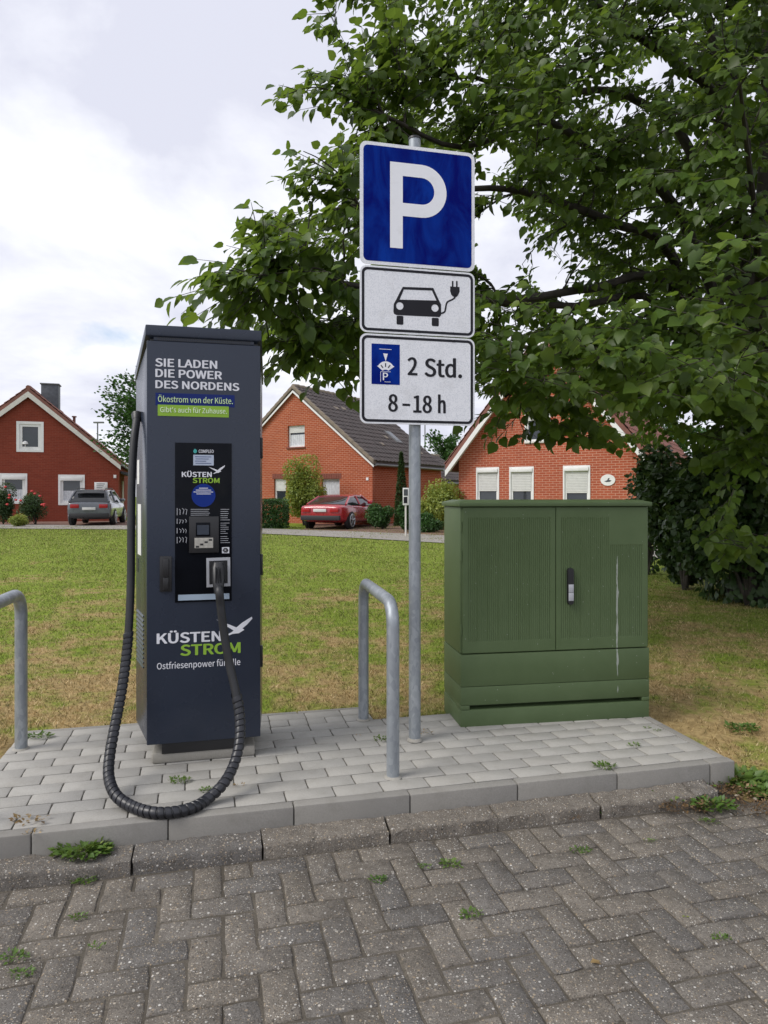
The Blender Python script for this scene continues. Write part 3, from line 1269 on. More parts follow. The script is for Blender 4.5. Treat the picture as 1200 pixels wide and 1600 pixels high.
# slogans
ctext('SIE LADEN', (242.5, 572.4, 559.6), 339.5, 'print_white', 0.055)
ctext('DIE POWER', (242.8, 589.0, 576.2), 347.0, 'print_white', 0.055)
ctext('DES NORDENS', (242.8, 606.4, 594.0), 374.0, 'print_white', 0.055)
bar1 = cplate('slogan_bar', 243, 613.5, 366.5, 633.0, 'print_blue', depth=0.0008)
ctext('Ökostrom von der Küste.', (246.8, 627.8, 618.6), 363.8, 'print_lime', 0.012, y=-0.0010, parent=station)
bar2 = cplate('slogan_bar', 246.5, 632.0, 357.5, 649.5, 'print_green', y=-0.0009, depth=0.0008)
ctext("Gibt's auch für Zuhause.", (250.3, 643.8, 636.0), 354.6, 'print_pale', 0.012, y=-0.0020, parent=station)

# black glass panel
pan = cplate('display_panel', 273.5, 691.5, 362, 941.5, 'panel', depth=0.004, bevel=0.001)
yp = -0.0041
ctext('COMPLEO', (310.5, 707.5, 702.5), 334.0, 'print_white', 0.02, y=yp, parent=pan)
cpoly('logo_drop', [(304.5, 701), (307.5, 703.5), (307.8, 706), (306, 708), (303.5, 708), (302, 706), (302.2, 703.8)], 'teal', y=yp, parent=pan)
lcd = cplate('lcd_screen', 302, 710.5, 334, 727, 'lcd', y=yp, depth=0.001, parent=pan)
for i in range(4):
    cplate('status_line', 304.5 + (i % 2), 713.2 + 3.4 * i, 330 - 4 * (i % 3), 714.0 + 3.4 * i, 'print_blue', y=yp - 0.0012, depth=0.0004, parent=lcd)
ctext('KÜSTEN', (284.0, 745.2, 737.2), 331.0, 'print_white', 0.060, y=yp, parent=pan)
ctext('STROM', (301.0, 754.6, 746.6), 343.2, 'print_green', 0.060, y=yp, parent=pan)

GULL = [(575, 683), (610, 699), (650, 712), (688, 728), (722, 700), (775, 667), (778, 678), (747, 712), (722, 733), (733, 741), (702, 760), (668, 764), (641, 775), (637, 768), (664, 753), (672, 745), (650, 731), (615, 711)]


def gull(x0, y0, x1, y1, y, parent, name='gull_emblem'):
    pts = [(x0 + (a - 575) / 203.0 * (x1 - x0), y0 + (b - 667) / 108.0 * (y1 - y0)) for a, b in GULL]
    return cpoly(name, pts, 'print_white', y=y, parent=parent)


gull(325.5, 727.0, 351.5, 740.5, yp, pan)
# round blue sticker, its code left out
c0 = CX(318, 774, yp)
rr_ = CX(336.6, 774, yp)[0] - c0[0]
stk = obj('round_sticker', shape2d([circle2(c0[0], c0[1], rr_ * 1.0, 36)], 0.0008, yp), MT['print_stick'], pan)
for i, (a, b) in enumerate(((311, 325), (306, 330), (302.5, 333), (307, 329.5))):
    cplate('print_line', a, 762.2 + 3.0 * i, b, 763.3 + 3.0 * i, 'print_white', y=yp - 0.0009, depth=0.0004, parent=stk)
# small instruction print: lines of text too small to read, pictograms
rg = random.Random(3)
for (x0, x1, y0, y1, st) in ((344.5, 359.5, 795.5, 812, 3.3), (344.5, 358.5, 817, 834, 3.2), (344.5, 360, 838, 848, 3.2), (298, 331, 795.5, 806, 3.0)):
    yy = y0
    while yy < y1:
        cplate('print_line', x0, yy, x1 - rg.uniform(0, 6), yy + 0.75, 'frameg', y=yp, depth=0.0004, parent=pan)
        yy += st
for i, (y0, y1) in enumerate(((794, 805), (810.5, 818.5), (825, 833.5), (839, 849))):
    cpoly('pictogram', stroke([(276.8, y0), (276.8, y1)], 1.0), 'frameg', y=yp, depth=0.0004, parent=pan)
    for k in range(3):
        xx = 280 + 4.6 * k
        pts = [(xx, y0 + rg.uniform(0, 2)), (xx + rg.uniform(1.5, 3.2), y0 + rg.uniform(1, 4)), (xx + rg.uniform(0, 2), y1 - rg.uniform(0, 2))]
        cpoly('pictogram', stroke(pts, 0.9), 'frameg', y=yp, depth=0.0004, parent=pan)
# payment terminal
term = cplate('payment_terminal', 295.5, 807, 342, 864, 'black', y=yp, depth=0.012, parent=pan, bevel=0.003)
yt = yp - 0.0121
cplate('terminal_bezel', 306, 816.5, 328.5, 838, 'panel', y=yt, depth=0.002, parent=term, bevel=0.0006)
cplate('terminal_screen', 308, 820.5, 326.5, 835.5, 'screen', y=yt - 0.0021, depth=0.0006, parent=term)
kp = cplate('keypad', 304, 840.5, 333, 856.5, 'steel', y=yt, depth=0.0015, parent=term)
for i in range(4):
    for j in range(4):
        x = 306.0 + 6.8 * i
        y = 842.3 + 3.6 * j
        cplate('key', x, y, x + 5.0, y + 2.6, 'black' if (i + j) % 5 == 3 else 'steel', y=yt - 0.0016, depth=0.0016, parent=kp)
# connector holder, its round mark, pale stripe
cplate('mark_plate', 346.8, 855, 358.2, 864.5, 'print_white', y=yp, depth=0.0006, parent=pan)
hx = [(352.5 + 4.6 * math.cos(R(60 * k)), 859.8 + 4.1 * math.sin(R(60 * k))) for k in range(6)]
cpoly('hexagon_mark', hx, 'black', y=yp - 0.0007, depth=0.0004, parent=pan)
ctext('K', (351.2, 861.6, 858.0), 353.9, 'print_white', 0.0, y=yp - 0.0012, parent=pan)
hold = obj('holder_frame', shape2d([[CX(x, y, yp) for x, y in ((322.4, 872), (359.6, 870.5), (360, 915.5), (322.8, 917.5))], [CX(x, y, yp) for x, y in ((326.8, 876.4), (355.4, 875.2), (355.8, 911.2), (327.2, 913))]], 0.006, yp), MT['frameg'], pan)
cplate('socket_plate', 327.2, 876.6, 355.2, 912, 'black', y=yp, depth=0.003, parent=pan)
cplate('pale_stripe', 278.3, 929.5, 358.3, 938.5, 'stripe', y=yp, depth=0.0008, parent=pan)
# big logo on the lower door
ctext('KÜSTEN', (244.8, 1006.2, 990.0), 346.5, 'print_white', 0.060)
ctext('STROM', (281.6, 1024.8, 1007.8), 376.0, 'print_green', 0.060)
gull(338, 963.5, 394.3, 993.4, 0.0, station)
ctext('Ostfriesenpower für Alle', (245.2, 1046.0, 1036.2), 375.5, 'print_white', 0.010)
# swing handle
hb = cplate('handle_plate', 249.8, 869, 268.6, 924.5, 'black', depth=0.010, bevel=0.003)
cplate('handle_lever', 254.4, 873, 264.2, 902, 'black', y=-0.0101, depth=0.014, parent=hb, bevel=0.004)
cplate('handle_grip', 254.8, 902, 263.8, 922, 'black', y=-0.0101, depth=0.010, parent=hb, bevel=0.004)
# connector
pc = CX(341.5, 893, -0.01)
con = MB()
zc = CX(341.5, 878, -0.02)[1]
zd = CX(341.5, 912, -0.08)[1]
hw = 0.030
v = []
for (y0, y1, z, w) in ((-0.006, -0.050, zc, 0.75), (-0.006, -0.070, zc - 0.022, 1.0), (-0.006, -0.094, zd + 0.012, 0.98), (-0.022, -0.104, zd - 0.018, 0.78), (-0.048, -0.104, zd - 0.045, 0.62)):
    xc = pc[0]
    for k in range(14):
        a = 2 * math.pi * k / 14
        ca, sa = math.cos(a), math.sin(a)
        sx = math.copysign(abs(ca) ** 0.55, ca)
        sy = math.copysign(abs(sa) ** 0.55, sa)
        v.append((xc + sx * hw * w, (y0 + y1) / 2 + sy * (y0 - y1) / 2, z))
f = []
for i in range(4):
    for k in range(14):
        f.append((i * 14 + k, i * 14 + (k + 1) % 14, (i + 1) * 14 + (k + 1) % 14, (i + 1) * 14 + k))
f += [tuple(range(14)), tuple(range(56, 70))]
con.add(v, f)
conn = con.build('connector', MT['black'], station, sm=True)
for dx in (-0.012, 0.0, 0.012):
    MB().box((pc[0] + dx - 0.002, -0.099, zd + 0.006), (pc[0] + dx + 0.002, -0.070, zc - 0.018)).build('grip_rib', MT['black'], conn, 0.001)

# cable, hung from the left flank, round the pad and up to the connector
cpts = [(214.5, 648, 3.36), (212.5, 664, 3.32), (209.5, 690, 3.29), (206.5, 740, 3.26), (205, 820, 3.23), (204.5, 900, 3.20), (202.5, 960, 3.17), (198, 1020, 3.13), (190, 1080, 3.06),
        (178.5, 1140, 2.97), (171, 1185, 2.89), (170.5, 1216, 2.82), (181, 1242, 2.74)]
cpts = [at(*c) for c in cpts]
RC = 0.0185
for (px, py) in ((203, 1258.5), (232, 1268.5), (263, 1270), (296, 1263.5), (322, 1250)):
    cpts.append(gp(px, py, RC + 0.004))
cpts += [at(*c) for c in [(348, 1226, 2.79), (365, 1196, 2.86), (374, 1160, 2.92), (374.5, 1120, 2.97), (368, 1080, 3.0), (359, 1040, 3.02), (351, 995, 3.03), (345, 950, 3.03), (342.5, 922, 3.035)]]
tipw = CH.w(pc[0], -0.078, zd - 0.03)
cpts.append(tipw)
path = catmull(cpts, 14)
path = [CH.loc(p) for p in path]
mb = MB()
mb.tube(path, RC, 14)
cable = mb.build('cable', MT['rubber'], station)
# strain relief where the cable leaves the flank
MB().tube([path[0], path[4], path[8]], [RC * 1.5, RC * 1.3, RC * 1.05], 12).build('strain_relief', MT['black'], station)
# spiral sleeve over the lower run: overlapping turns
Lc = [0.0]
for i in range(1, len(path)):
    Lc.append(Lc[-1] + (path[i] - path[i - 1]).length)
Lc = np.array(Lc)
PP = np.array([tuple(p) for p in path])


def along(s):
    return Vector([np.interp(s, Lc, PP[:, k]) for k in range(3)])


pix = [proj(CH.w(*p)) for p in path]
i0 = next(i for i, q in enumerate(pix) if q[1] > 990 and q[0] < 215)
i1 = max(i for i, q in enumerate(pix) if q[1] > 1085 and q[0] > 330)
s0, s1 = Lc[i0], Lc[i1]
pitch = 0.026
turns = int((s1 - s0) / pitch)
seg = 18
v, f = [], []
NS = turns * seg
upv = None
for i in range(NS + 1):
    s = s0 + (s1 - s0) * i / NS
    p = along(s)
    d = (along(s + 0.01) - along(s - 0.01)).normalized()
    if upv is None:
        upv = Vector((1, 0, 0))
    a = (upv - d * upv.dot(d)).normalized()
    upv = a
    b = d.cross(a)
    th = 2 * math.pi * i / seg
    ring = a * math.cos(th) + b * math.sin(th)
    wv = pitch * 0.46
    v += [p + ring * (RC + 0.0008) - d * wv, p + ring * (RC + 0.0042) - d * wv * 0.75, p + ring * (RC + 0.0046) + d * wv * 0.2, p + ring * (RC + 0.0030) + d * wv * 0.95, p + ring * (RC + 0.0004) + d * wv]
    if i:
        for k in range(4):
            f.append(((i - 1) * 5 + k, (i - 1) * 5 + k + 1, i * 5 + k + 1, i * 5 + k))
mb = MB()
mb.add(v, f)
mb.build('spiral_sleeve', MT['sleeve'], cable)

# ================================================================== PARKING SIGN
pb = gp(648, 1157)
SG = Frame(pb, 13.0)
sign = empty('parking_sign', pb, 13.0)
tag(sign, 'galvanised post carrying a blue P sign and two white plates about charging cars', 'parking sign')
PR = 0.030
ztop = at(650, 219, pb.y).z
MB().tube([(0, 0, -0.02), (0, 0, ztop)], PR, 24).build('post', MT['galv'], sign)
MB().tube([(0, 0, ztop), (0, 0, ztop + 0.010), (0, 0, ztop + 0.014)], [PR + 0.003, PR + 0.002, PR * 0.6], 24).build('post_cap', MT['black'], sign)
MB().tube([(0, 0, 0.002), (0, 0, 0.010), (0, 0, 0.016)], [PR + 0.010, PR + 0.006, PR + 0.001], 20).build('mortar_collar', MT['found'], sign)
YS = -PR - 0.016


def z4(x, y):
    return SG.hit(540 + x / 3.404, 210 + y / 3.404, YS)


def z4b(x, y, yy):
    return SG.hit(540 + x / 3.404, 210 + y / 3.404, yy)


xl = (z4(77, 360)[0] + z4(74, 880)[0]) / 2
xr = (z4(690, 400)[0] + z4(680, 900)[0]) / 2
xm = (xl + xr) / 2
zP1 = (z4(80, 38)[1] + z4(690, 100)[1]) / 2
zP0 = (z4(76, 690)[1] + z4(690, 730)[1]) / 2
zA1 = zP0 - 0.006
zA0 = (z4(75, 1050)[1] + z4(675, 1083)[1]) / 2
zB1 = zA0 - 0.006
zB0 = (z4(75, 1532)[1] + z4(675, 1556)[1]) / 2
PTH = 0.004


def plate(name, z0, z1, roll):
    g = obj(name, shape2d([rrect(xl, z0, xr, z1, 0.034, 6)], PTH, YS), MT['swhite'], sign)
    return g


def face(loops, mat, parent, name, lift=0.0008):
    return obj(name, shape2d(loops, 0.0007, YS - PTH - lift + 0.0007, name), MT[mat], parent)


p1 = plate('parking_plate', zP0, zP1, 0)
face([rrect(xl + 0.017, zP0 + 0.017, xr - 0.017, zP1 - 0.017, 0.024)], 'sblue', p1, 'blue_field')
pw, ph_ = xr - xl, zP1 - zP0
X = lambda t: xl + t / 0.6 * pw
Z = lambda t: zP0 + t / 0.6 * ph_
ro, ri = 0.1315, 0.0665
zc_ = 0.512 - ro
arc_o = [(X(0.3165 + ro * math.sin(a)), Z(zc_ + ro * math.cos(a))) for a in np.linspace(0, math.pi, 22)]
arc_i = [(X(0.3165 + ri * math.sin(a)), Z(zc_ + ri * math.cos(a))) for a in np.linspace(0, math.pi, 18)]
outer = [(X(0.153), Z(0.512))] + arc_o + [(X(0.218), Z(zc_ - ro)), (X(0.218), Z(0.088)), (X(0.153), Z(0.088))]
inner = [(X(0.218), Z(zc_ + ri))] + arc_i + [(X(0.218), Z(zc_ - ri))]
face([outer, inner], 'swhite', p1, 'letter_p', 0.0018)

p2_ = plate('charging_plate', zA0, zA1, 0)
p3_ = plate('time_plate', zB0, zB1, 0)
for pl, z0, z1 in ((p2_, zA0, zA1), (p3_, zB0, zB1)):
    face([rrect(xl + 0.009, z0 + 0.009, xr - 0.009, z1 - 0.009, 0.028), rrect(xl + 0.022, z0 + 0.022, xr - 0.022, z1 - 0.022, 0.018)], 'sblack', pl, 'border')


def zz(x, y):
    a = z4(x, y)
    return a


# electric car pictogram
body = [zz(*p) for p in ((303, 812), (465, 818), (484, 860), (497, 888), (506, 905), (507, 962), (497, 973), (480, 972), (270, 962), (256, 955), (253, 942), (255, 902), (268, 880), (285, 845))]
shield = [zz(*p) for p in ((309, 826), (458, 832), (482, 885), (286, 880))]
l1, l2 = zz(287, 914), zz(474, 925)
hr = (zz(307, 914)[0] - zz(268, 914)[0]) / 2
face([body, shield, circle2(*l1, hr, 20), circle2(*l2, hr, 20)], 'sblack', p2_, 'car_symbol')
for x0, y0, x1, y1 in ((270, 967, 306, 1012), (457, 978, 494, 1020)):
    a, b = zz(x0, y1), zz(x1, y0)
    face([rrect(a[0], a[1], b[0], b[1], 0.006)], 'sblack', p2_, 'tyre_symbol')
face([stroke([tuple(q[:2]) for q in catmull([(*zz(*p), 0) for p in ((500, 955), (525, 945), (532, 915), (540, 893), (565, 880), (580, 868), (581, 850))], 5)], 0.0085)], 'sblack', p2_, 'lead_symbol')
face([[zz(*p) for p in ((555, 810), (604, 813), (605, 838), (596, 858), (588, 866), (572, 865), (561, 855), (555, 836))]], 'sblack', p2_, 'plug_symbol')
for x in (568, 590):
    face([[zz(x - 4, 812), zz(x + 4, 812), zz(x + 4, 781), zz(x - 4, 781)]], 'sblack', p2_, 'pin_symbol')

# parking disc pictogram and hours
a, b = zz(137, 1328), zz(287, 1120)
disc = face([[(a[0], a[1]), (b[0], a[1]), (b[0], b[1]), (a[0], b[1])]], 'sblue', p3_, 'disc_field')
face([[zz(199, 1166), zz(223, 1168), zz(212, 1208)]], 'swhite', disc, 'arrow_symbol', 0.0018)
fan_o = [zz(211 + 46 * math.sin(t), 1256 - 48 * math.cos(t)) for t in np.linspace(-1.25, 1.25, 12)]
fan_i = [zz(211 + 16 * math.sin(t), 1262 - 10 * math.cos(t)) for t in np.linspace(1.2, -1.2, 6)]
fan = face([[zz(166, 1232)] + fan_o[1:-1] + [zz(258, 1236)] + fan_i], 'swhite', disc, 'dial_symbol', 0.0018)
for t in (-0.75, 0.0, 0.75):
    q0 = zz(211 + 36 * math.sin(t), 1256 - 38 * math.cos(t))
    q1 = zz(211 + 20 * math.sin(t), 1256 - 18 * math.cos(t))
    face([stroke([q0, q1], 0.005)], 'sblack', disc, 'dial_mark', 0.0026)
q = zz(197, 1308)
qt = zz(197, 1268)
text('P', q[0], q[1], 0.026, qt[1] - q[1], MT['swhite'], disc, YS - PTH - 0.0008, bold=0.02)
face([stroke([zz(185, 1316), zz(185, 1263), zz(238, 1264)], 0.0022)], 'swhite', disc, 'frame_line', 0.0018)
face([stroke([zz(178, 1142), zz(243, 1146)], 0.0022)], 'swhite', disc, 'frame_line', 0.0018)
face([stroke([zz(205, 1317), zz(238, 1318)], 0.0020)], 'swhite', disc, 'frame_line', 0.0018)


def stext(s, xa, xb, yb, yt, bold):
    a = zz(xa, yb)
    b = zz(xb, yb)
    c = zz(xa, yt)
    text(s, a[0], a[1], b[0] - a[0], c[1] - a[1], MT['sblack'], p3_, YS - PTH - 0.0001, bold=bold)


stext('2', 328, 381, 1281, 1186, 0.035)
stext('Std.', 418, 618, 1288, 1192, 0.035)
stext('8', 225, 277, 1474, 1382, 0.035)
face([stroke([zz(301, 1438), zz(342, 1440)], 0.0115)], 'sblack', p3_, 'dash_symbol')
stext('18', 358, 458, 1480, 1388, 0.035)
stext('h', 490, 531, 1483, 1391, 0.035)
# clamp brackets with bolts behind, screw heads in front
for z0, z1 in ((zP0, zP1), (zA0, zA1), (zB0, zB1)):
    for z in (z0 + 0.045, z1 - 0.045):
        MB().box((xl + 0.09, YS, z - 0.012), (xr - 0.09, YS + 0.010, z + 0.012)).build('bracket', MT['galv'], sign, 0.002)
        MB().tube([(0, -0.001, z - 0.014), (0, -0.001, z + 0.014)], PR + 0.004, 18).build('clamp', MT['galv'], sign)
for pl, z0, z1 in ((p2_, zA0, zA1), (p3_, zB0, zB1)):
    for x in (xl + 0.125, xm, xr - 0.115):
        for z in (z0 + 0.016, z1 - 0.016):
            if x == xm and z > (z0 + z1) / 2:
                continue
            MB().disc((x, YS - PTH - 0.0005, z), (0, -1, 0), 0.0065, 0.003, 10).build('screw', MT['sblack'], pl)

# ================================================================== STEEL HOOPS
def hoop(pn, pf, ht, label):
    pn, pf = Vector(pn), Vector(pf)
    r = 0.0285
    d = (pf - pn)
    L = d.length
    root = empty('protective_hoop', pn, math.degrees(math.atan2(d.y, d.x)))
    tag(root, label, 'steel hoop', 'galvanised hoops guarding the charging station')
    br = 0.105
    pts = [(0, 0, -0.03), (0, 0, 0.25), (0, 0, ht - br)]
    for k in range(1, 9):
        a = R(90 * k / 8)
        pts.append((br - br * math.cos(a), 0, ht - br + br * math.sin(a)))
    for k in range(0, 9):
        a = R(90 * k / 8)
        pts.append((L - br + br * math.sin(a), 0, ht - br + br * math.cos(a)))
    pts += [(L, 0, 0.25), (L, 0, -0.03)]
    MB().tube(pts, r, 22).build('tube', MT['galv'], root)
    for x in (0, L):
        MB().tube([(x, 0, 0.0), (x, 0, 0.004), (x, 0, 0.008)], [r + 0.012, r + 0.007, r + 0.001], 18).build('mortar_collar', MT['found'], root)
    MB().disc((0.02, -r + 0.002, ht - 0.10), (0, -1, 0), 0.004, 0.003, 8).build('drain_hole', MT['black'], root)
    return root


h1n, h1f = gp(614, 1214), gp(568, 1124)
hoop(h1n, h1f, 0.765, 'galvanised steel hoop standing between the charging station and the sign post')
dv = h1f - h1n
h0f = gp(33, 1170)
hoop(h0f - dv, h0f, 0.765, 'galvanised steel hoop at the lawn edge on the cable side of the charging station')

# ================================================================== GREEN CABINET
cab = empty('utility_cabinet', CAB.w(0, 0, 0), 9.3)
tag(cab, 'dark green two-door street utility cabinet standing at the back of the pad', 'utility cabinet')


def KX(px, py, y=0.0):
    return CAB.hit(px, py, y)


cw = KX(1014.5, 1119.5)[0]
CD = 0.36
zt_ = KX(722, 791.5)[1]
zs = KX(722, 1023)[1]
zg = KX(722, 1074)[1]
zsl = KX(735, 1106)[1]
sx0 = KX(734, 1106)[0]
sx1 = KX(1003, 1095)[0]
# plinth with a pressed slot
mb = MB()
mb.box((0, 0.0, -0.03), (cw, CD, zsl - 0.012)).build('plinth_base', MT['cab'], cab, 0.004)
mb = MB()
pl2 = MB().box((0.0, 0.0, zsl + 0.012), (cw, CD, zg - 0.001)).build('plinth_panel', MT['cab'], cab, 0.003)
MB().box((0.004, 0.070, zsl - 0.016), (cw - 0.004, CD - 0.004, zsl + 0.016)).build('slot_back', MT['cab'], cab)
MB().box((0.0, 0.0, zsl - 0.0115), (sx0, 0.08, zsl + 0.0115)).build('slot_end', MT['cab'], cab, 0.002)
MB().box((sx1, 0.0, zsl - 0.0115), (cw, 0.08, zsl + 0.0115)).build('slot_end', MT['cab'], cab, 0.002)
MB().box((0.0, 0.0, zg + 0.001), (cw, CD, zs - 0.002)).build('plinth_panel', MT['cab'], cab, 0.003)
# upper body
MB().box((0.0, 0.012, zs + 0.002), (cw, CD, zt_ - 0.001)).build('body', MT['cab'], cab, 0.004)
zd0, zd1 = zs + 0.004, zt_ - 0.004
xs_ = KX(868.7, 900)[0]
split = [(0.010, xs_ - 0.0015), (xs_ + 0.0015, cw - 0.010)]


def ribbed_door(x0, x1, flat=None):
    """a pressed panel with vertical ribs, proud of the body"""
    rx0, rx1 = x0 + 0.028, x1 - 0.028
    rz0, rz1 = zd0 + 0.060, zd1 - 0.055
    xs = [x0, x0 + 0.003]
    dep = [0.003, 0.0]
    n = int((rx1 - rx0) / 0.0118)
    st = (rx1 - rx0) / n
    rib = []
    for i in range(n):
        c = rx0 + st * (i + 0.5)
        k = 0.0030 if (i % 5) != 4 else 0.0038
        xs += [c - st * 0.34, c - st * 0.14, c + st * 0.14, c + st * 0.34]
        dep += [0, k, k, 0]
    xs += [x1 - 0.003, x1]
    dep += [0.0, 0.003]
    zs_l = [zd0, zd0 + 0.003, rz0, rz0 + 0.008, rz1 - 0.16, rz1 - 0.155, rz1 - 0.008, rz1, zd1 - 0.003, zd1]
    amp = [0, 0, 0, 1, 1, 1, 1, 0, 0, 0]
    v, f = [], []
    for j, (z, a) in enumerate(zip(zs_l, amp)):
        for i, (x, d) in enumerate(zip(xs, dep)):
            e = 0.003 if j in (0, len(zs_l) - 1) else 0.0
            edge = i in (0, len(xs) - 1)
            y = d if edge else (d * a + e)
            if flat and not edge and x > flat[0] and z > flat[1]:
                y = 0.0015 if x < flat[0] + 0.001 else e
            v.append((x, y if not edge else max(d, e), z))
    m = len(xs)
    for j in range(len(zs_l) - 1):
        for i in range(m - 1):
            f.append((j * m + i, j * m + i + 1, (j + 1) * m + i + 1, (j + 1) * m + i))
    mb = MB()
    mb.add(v, f)
    # sides back to the body
    mb.box((x0 + 0.0005, 0.0035, zd0 + 0.0005), (x1 - 0.0005, 0.0115, zd1 - 0.0005))
    me = bpy.data.meshes.new('door')
    me.from_pydata(mb.v, [], mb.f)
    smooth(me, 25)
    return obj('door', me, MT['cab'], cab)


d1 = ribbed_door(*split[0])
d2 = ribbed_door(*split[1], flat=(split[1][0] + 0.31, zd1 - 0.215))
# lock handle on the right door
ha, hb_ = KX(885.4, 944), KX(894.3, 887)
hd = obj('handle', shape2d([rrect(ha[0], ha[1], hb_[0], hb_[1], (hb_[0] - ha[0]) * 0.48, 6)], 0.020, 0.0), MT['black'], d2)
hz0, hz1 = KX(889, 938)[1], KX(889, 912.5)[1]
hm = (hz0 + hz1) / 2
MB().box((ha[0] + 0.002, -0.0235, hz0), (hb_[0] - 0.002, -0.0205, hm - 0.0008)).build('lock_cover', MT['frameg'], d2, 0.001)
MB().box((ha[0] + 0.002, -0.0235, hm + 0.0008), (hb_[0] - 0.002, -0.0205, hz1)).build('lock_cover', MT['frameg'], d2, 0.001)
for z in (zd0 + 0.10, zd0 + 0.5, zd1 - 0.13):
    MB().tube([(0.004, 0.006, z), (0.004, 0.006, z + 0.055)], 0.0045, 10).build('hinge', MT['cab'], cab)
# chamfered roof
ov = 0.012
v = [(-ov, -ov, zt_), (cw + ov, -ov, zt_), (cw + ov, CD + ov, zt_), (-ov, CD + ov, zt_),
     (-ov, -ov, zt_ + 0.022), (cw + ov, -ov, zt_ + 0.022), (cw + ov, CD + ov, zt_ + 0.022), (-ov, CD + ov, zt_ + 0.022),
     (0.035, 0.05, zt_ + 0.036), (cw - 0.035, 0.05, zt_ + 0.036), (cw - 0.035, CD - 0.05, zt_ + 0.036), (0.035, CD - 0.05, zt_ + 0.036)]
f = [(3, 2, 1, 0), (0, 1, 5, 4), (1, 2, 6, 5), (2, 3, 7, 6), (3, 0, 4, 7), (4, 5, 9, 8), (5, 6, 10, 9), (6, 7, 11, 10), (7, 4, 8, 11), (8, 9, 10, 11)]
mb = MB()
mb.add(v, f)
mb.build('roof', MT['cab'], cab, 0.003)

# ================================================================== HOUSES
MT['brick_red'] = brick_mat('deep red brick', (0.255, 0.056, 0.034), (0.20, 0.044, 0.028), (0.26, 0.095, 0.068), 0.008)
MT['brick_orange'] = brick_mat('orange red brick', (0.42, 0.105, 0.046), (0.33, 0.074, 0.034), (0.58, 0.36, 0.26), 0.009)
MT['brick_right'] = brick_mat('light red brick', (0.46, 0.115, 0.060), (0.36, 0.085, 0.048), (0.62, 0.38, 0.28), 0.010)
MT['tile_red'] = plain('red roof tile', (0.19, 0.075, 0.055), 0.7, var=0.25, scale=3)
MT['tile_brown'] = plain('brown roof tile', (0.060, 0.048, 0.046), 0.65, var=0.3, scale=2.5)
MT['tile_verge'] = plain('weathered verge tile', (0.20, 0.165, 0.125), 0.8, var=0.25, scale=5)
MT['slate'] = plain('slate cladding', (0.07, 0.078, 0.09), 0.6, var=0.3, scale=8)
MT['sill'] = plain('brick sill', (0.20, 0.06, 0.04), 0.8, var=0.2, scale=20)
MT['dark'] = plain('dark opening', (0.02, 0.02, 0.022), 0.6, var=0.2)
MT['zinc'] = plain('zinc gutter', (0.16, 0.165, 0.17), 0.5, metal=0.3, var=0.1)


def tiles(root, parent, A, along, down, length, slope_len, mat, tw=0.30, th=0.32):
    """pantiles on one roof slope: rows overlapping downwards, S-shaped across"""
    A, along, down = Vector(A), Vector(along).normalized(), Vector(down).normalized()
    up = along.cross(down)
    if up.z < 0:
        up = -up
    nc, nr = max(1, int(length / tw)), max(1, int(slope_len / th))
    tw, th = length / nc, slope_len / nr
    prof = [(0.0, 0.010), (0.12, 0.042), (0.30, 0.052), (0.48, 0.030), (0.72, 0.004), (1.0, 0.008)]
    v, f = [], []
    rg = random.Random(int(length * 100))
    for r_ in range(nr):
        for c in range(nc):
            jz = rg.uniform(-0.004, 0.006)
            b = len(v)
            for (q, top) in ((r_, 0.018), (r_ + 1.06, 0.046)):
                for (t, hz) in prof:
                    v.append(A + along * ((c + t) * tw) + down * (q * th) + up * (hz + top + jz))
            for (t, hz) in prof:
                v.append(A + along * ((c + t) * tw) + down * ((r_ + 1.06) * th) + up * 0.012)
            m = len(prof)
            for k in range(m - 1):
                f.append((b + k, b + k + 1, b + m + k + 1, b + m + k))
                f.append((b + m + k, b + m + k + 1, b + 2 * m + k + 1, b + 2 * m + k))
    mb = MB()
    mb.add(v, f)
    o = mb.build('roof_tiles', mat, parent, sm=False)
    tag(o, kind='stuff')
    return o


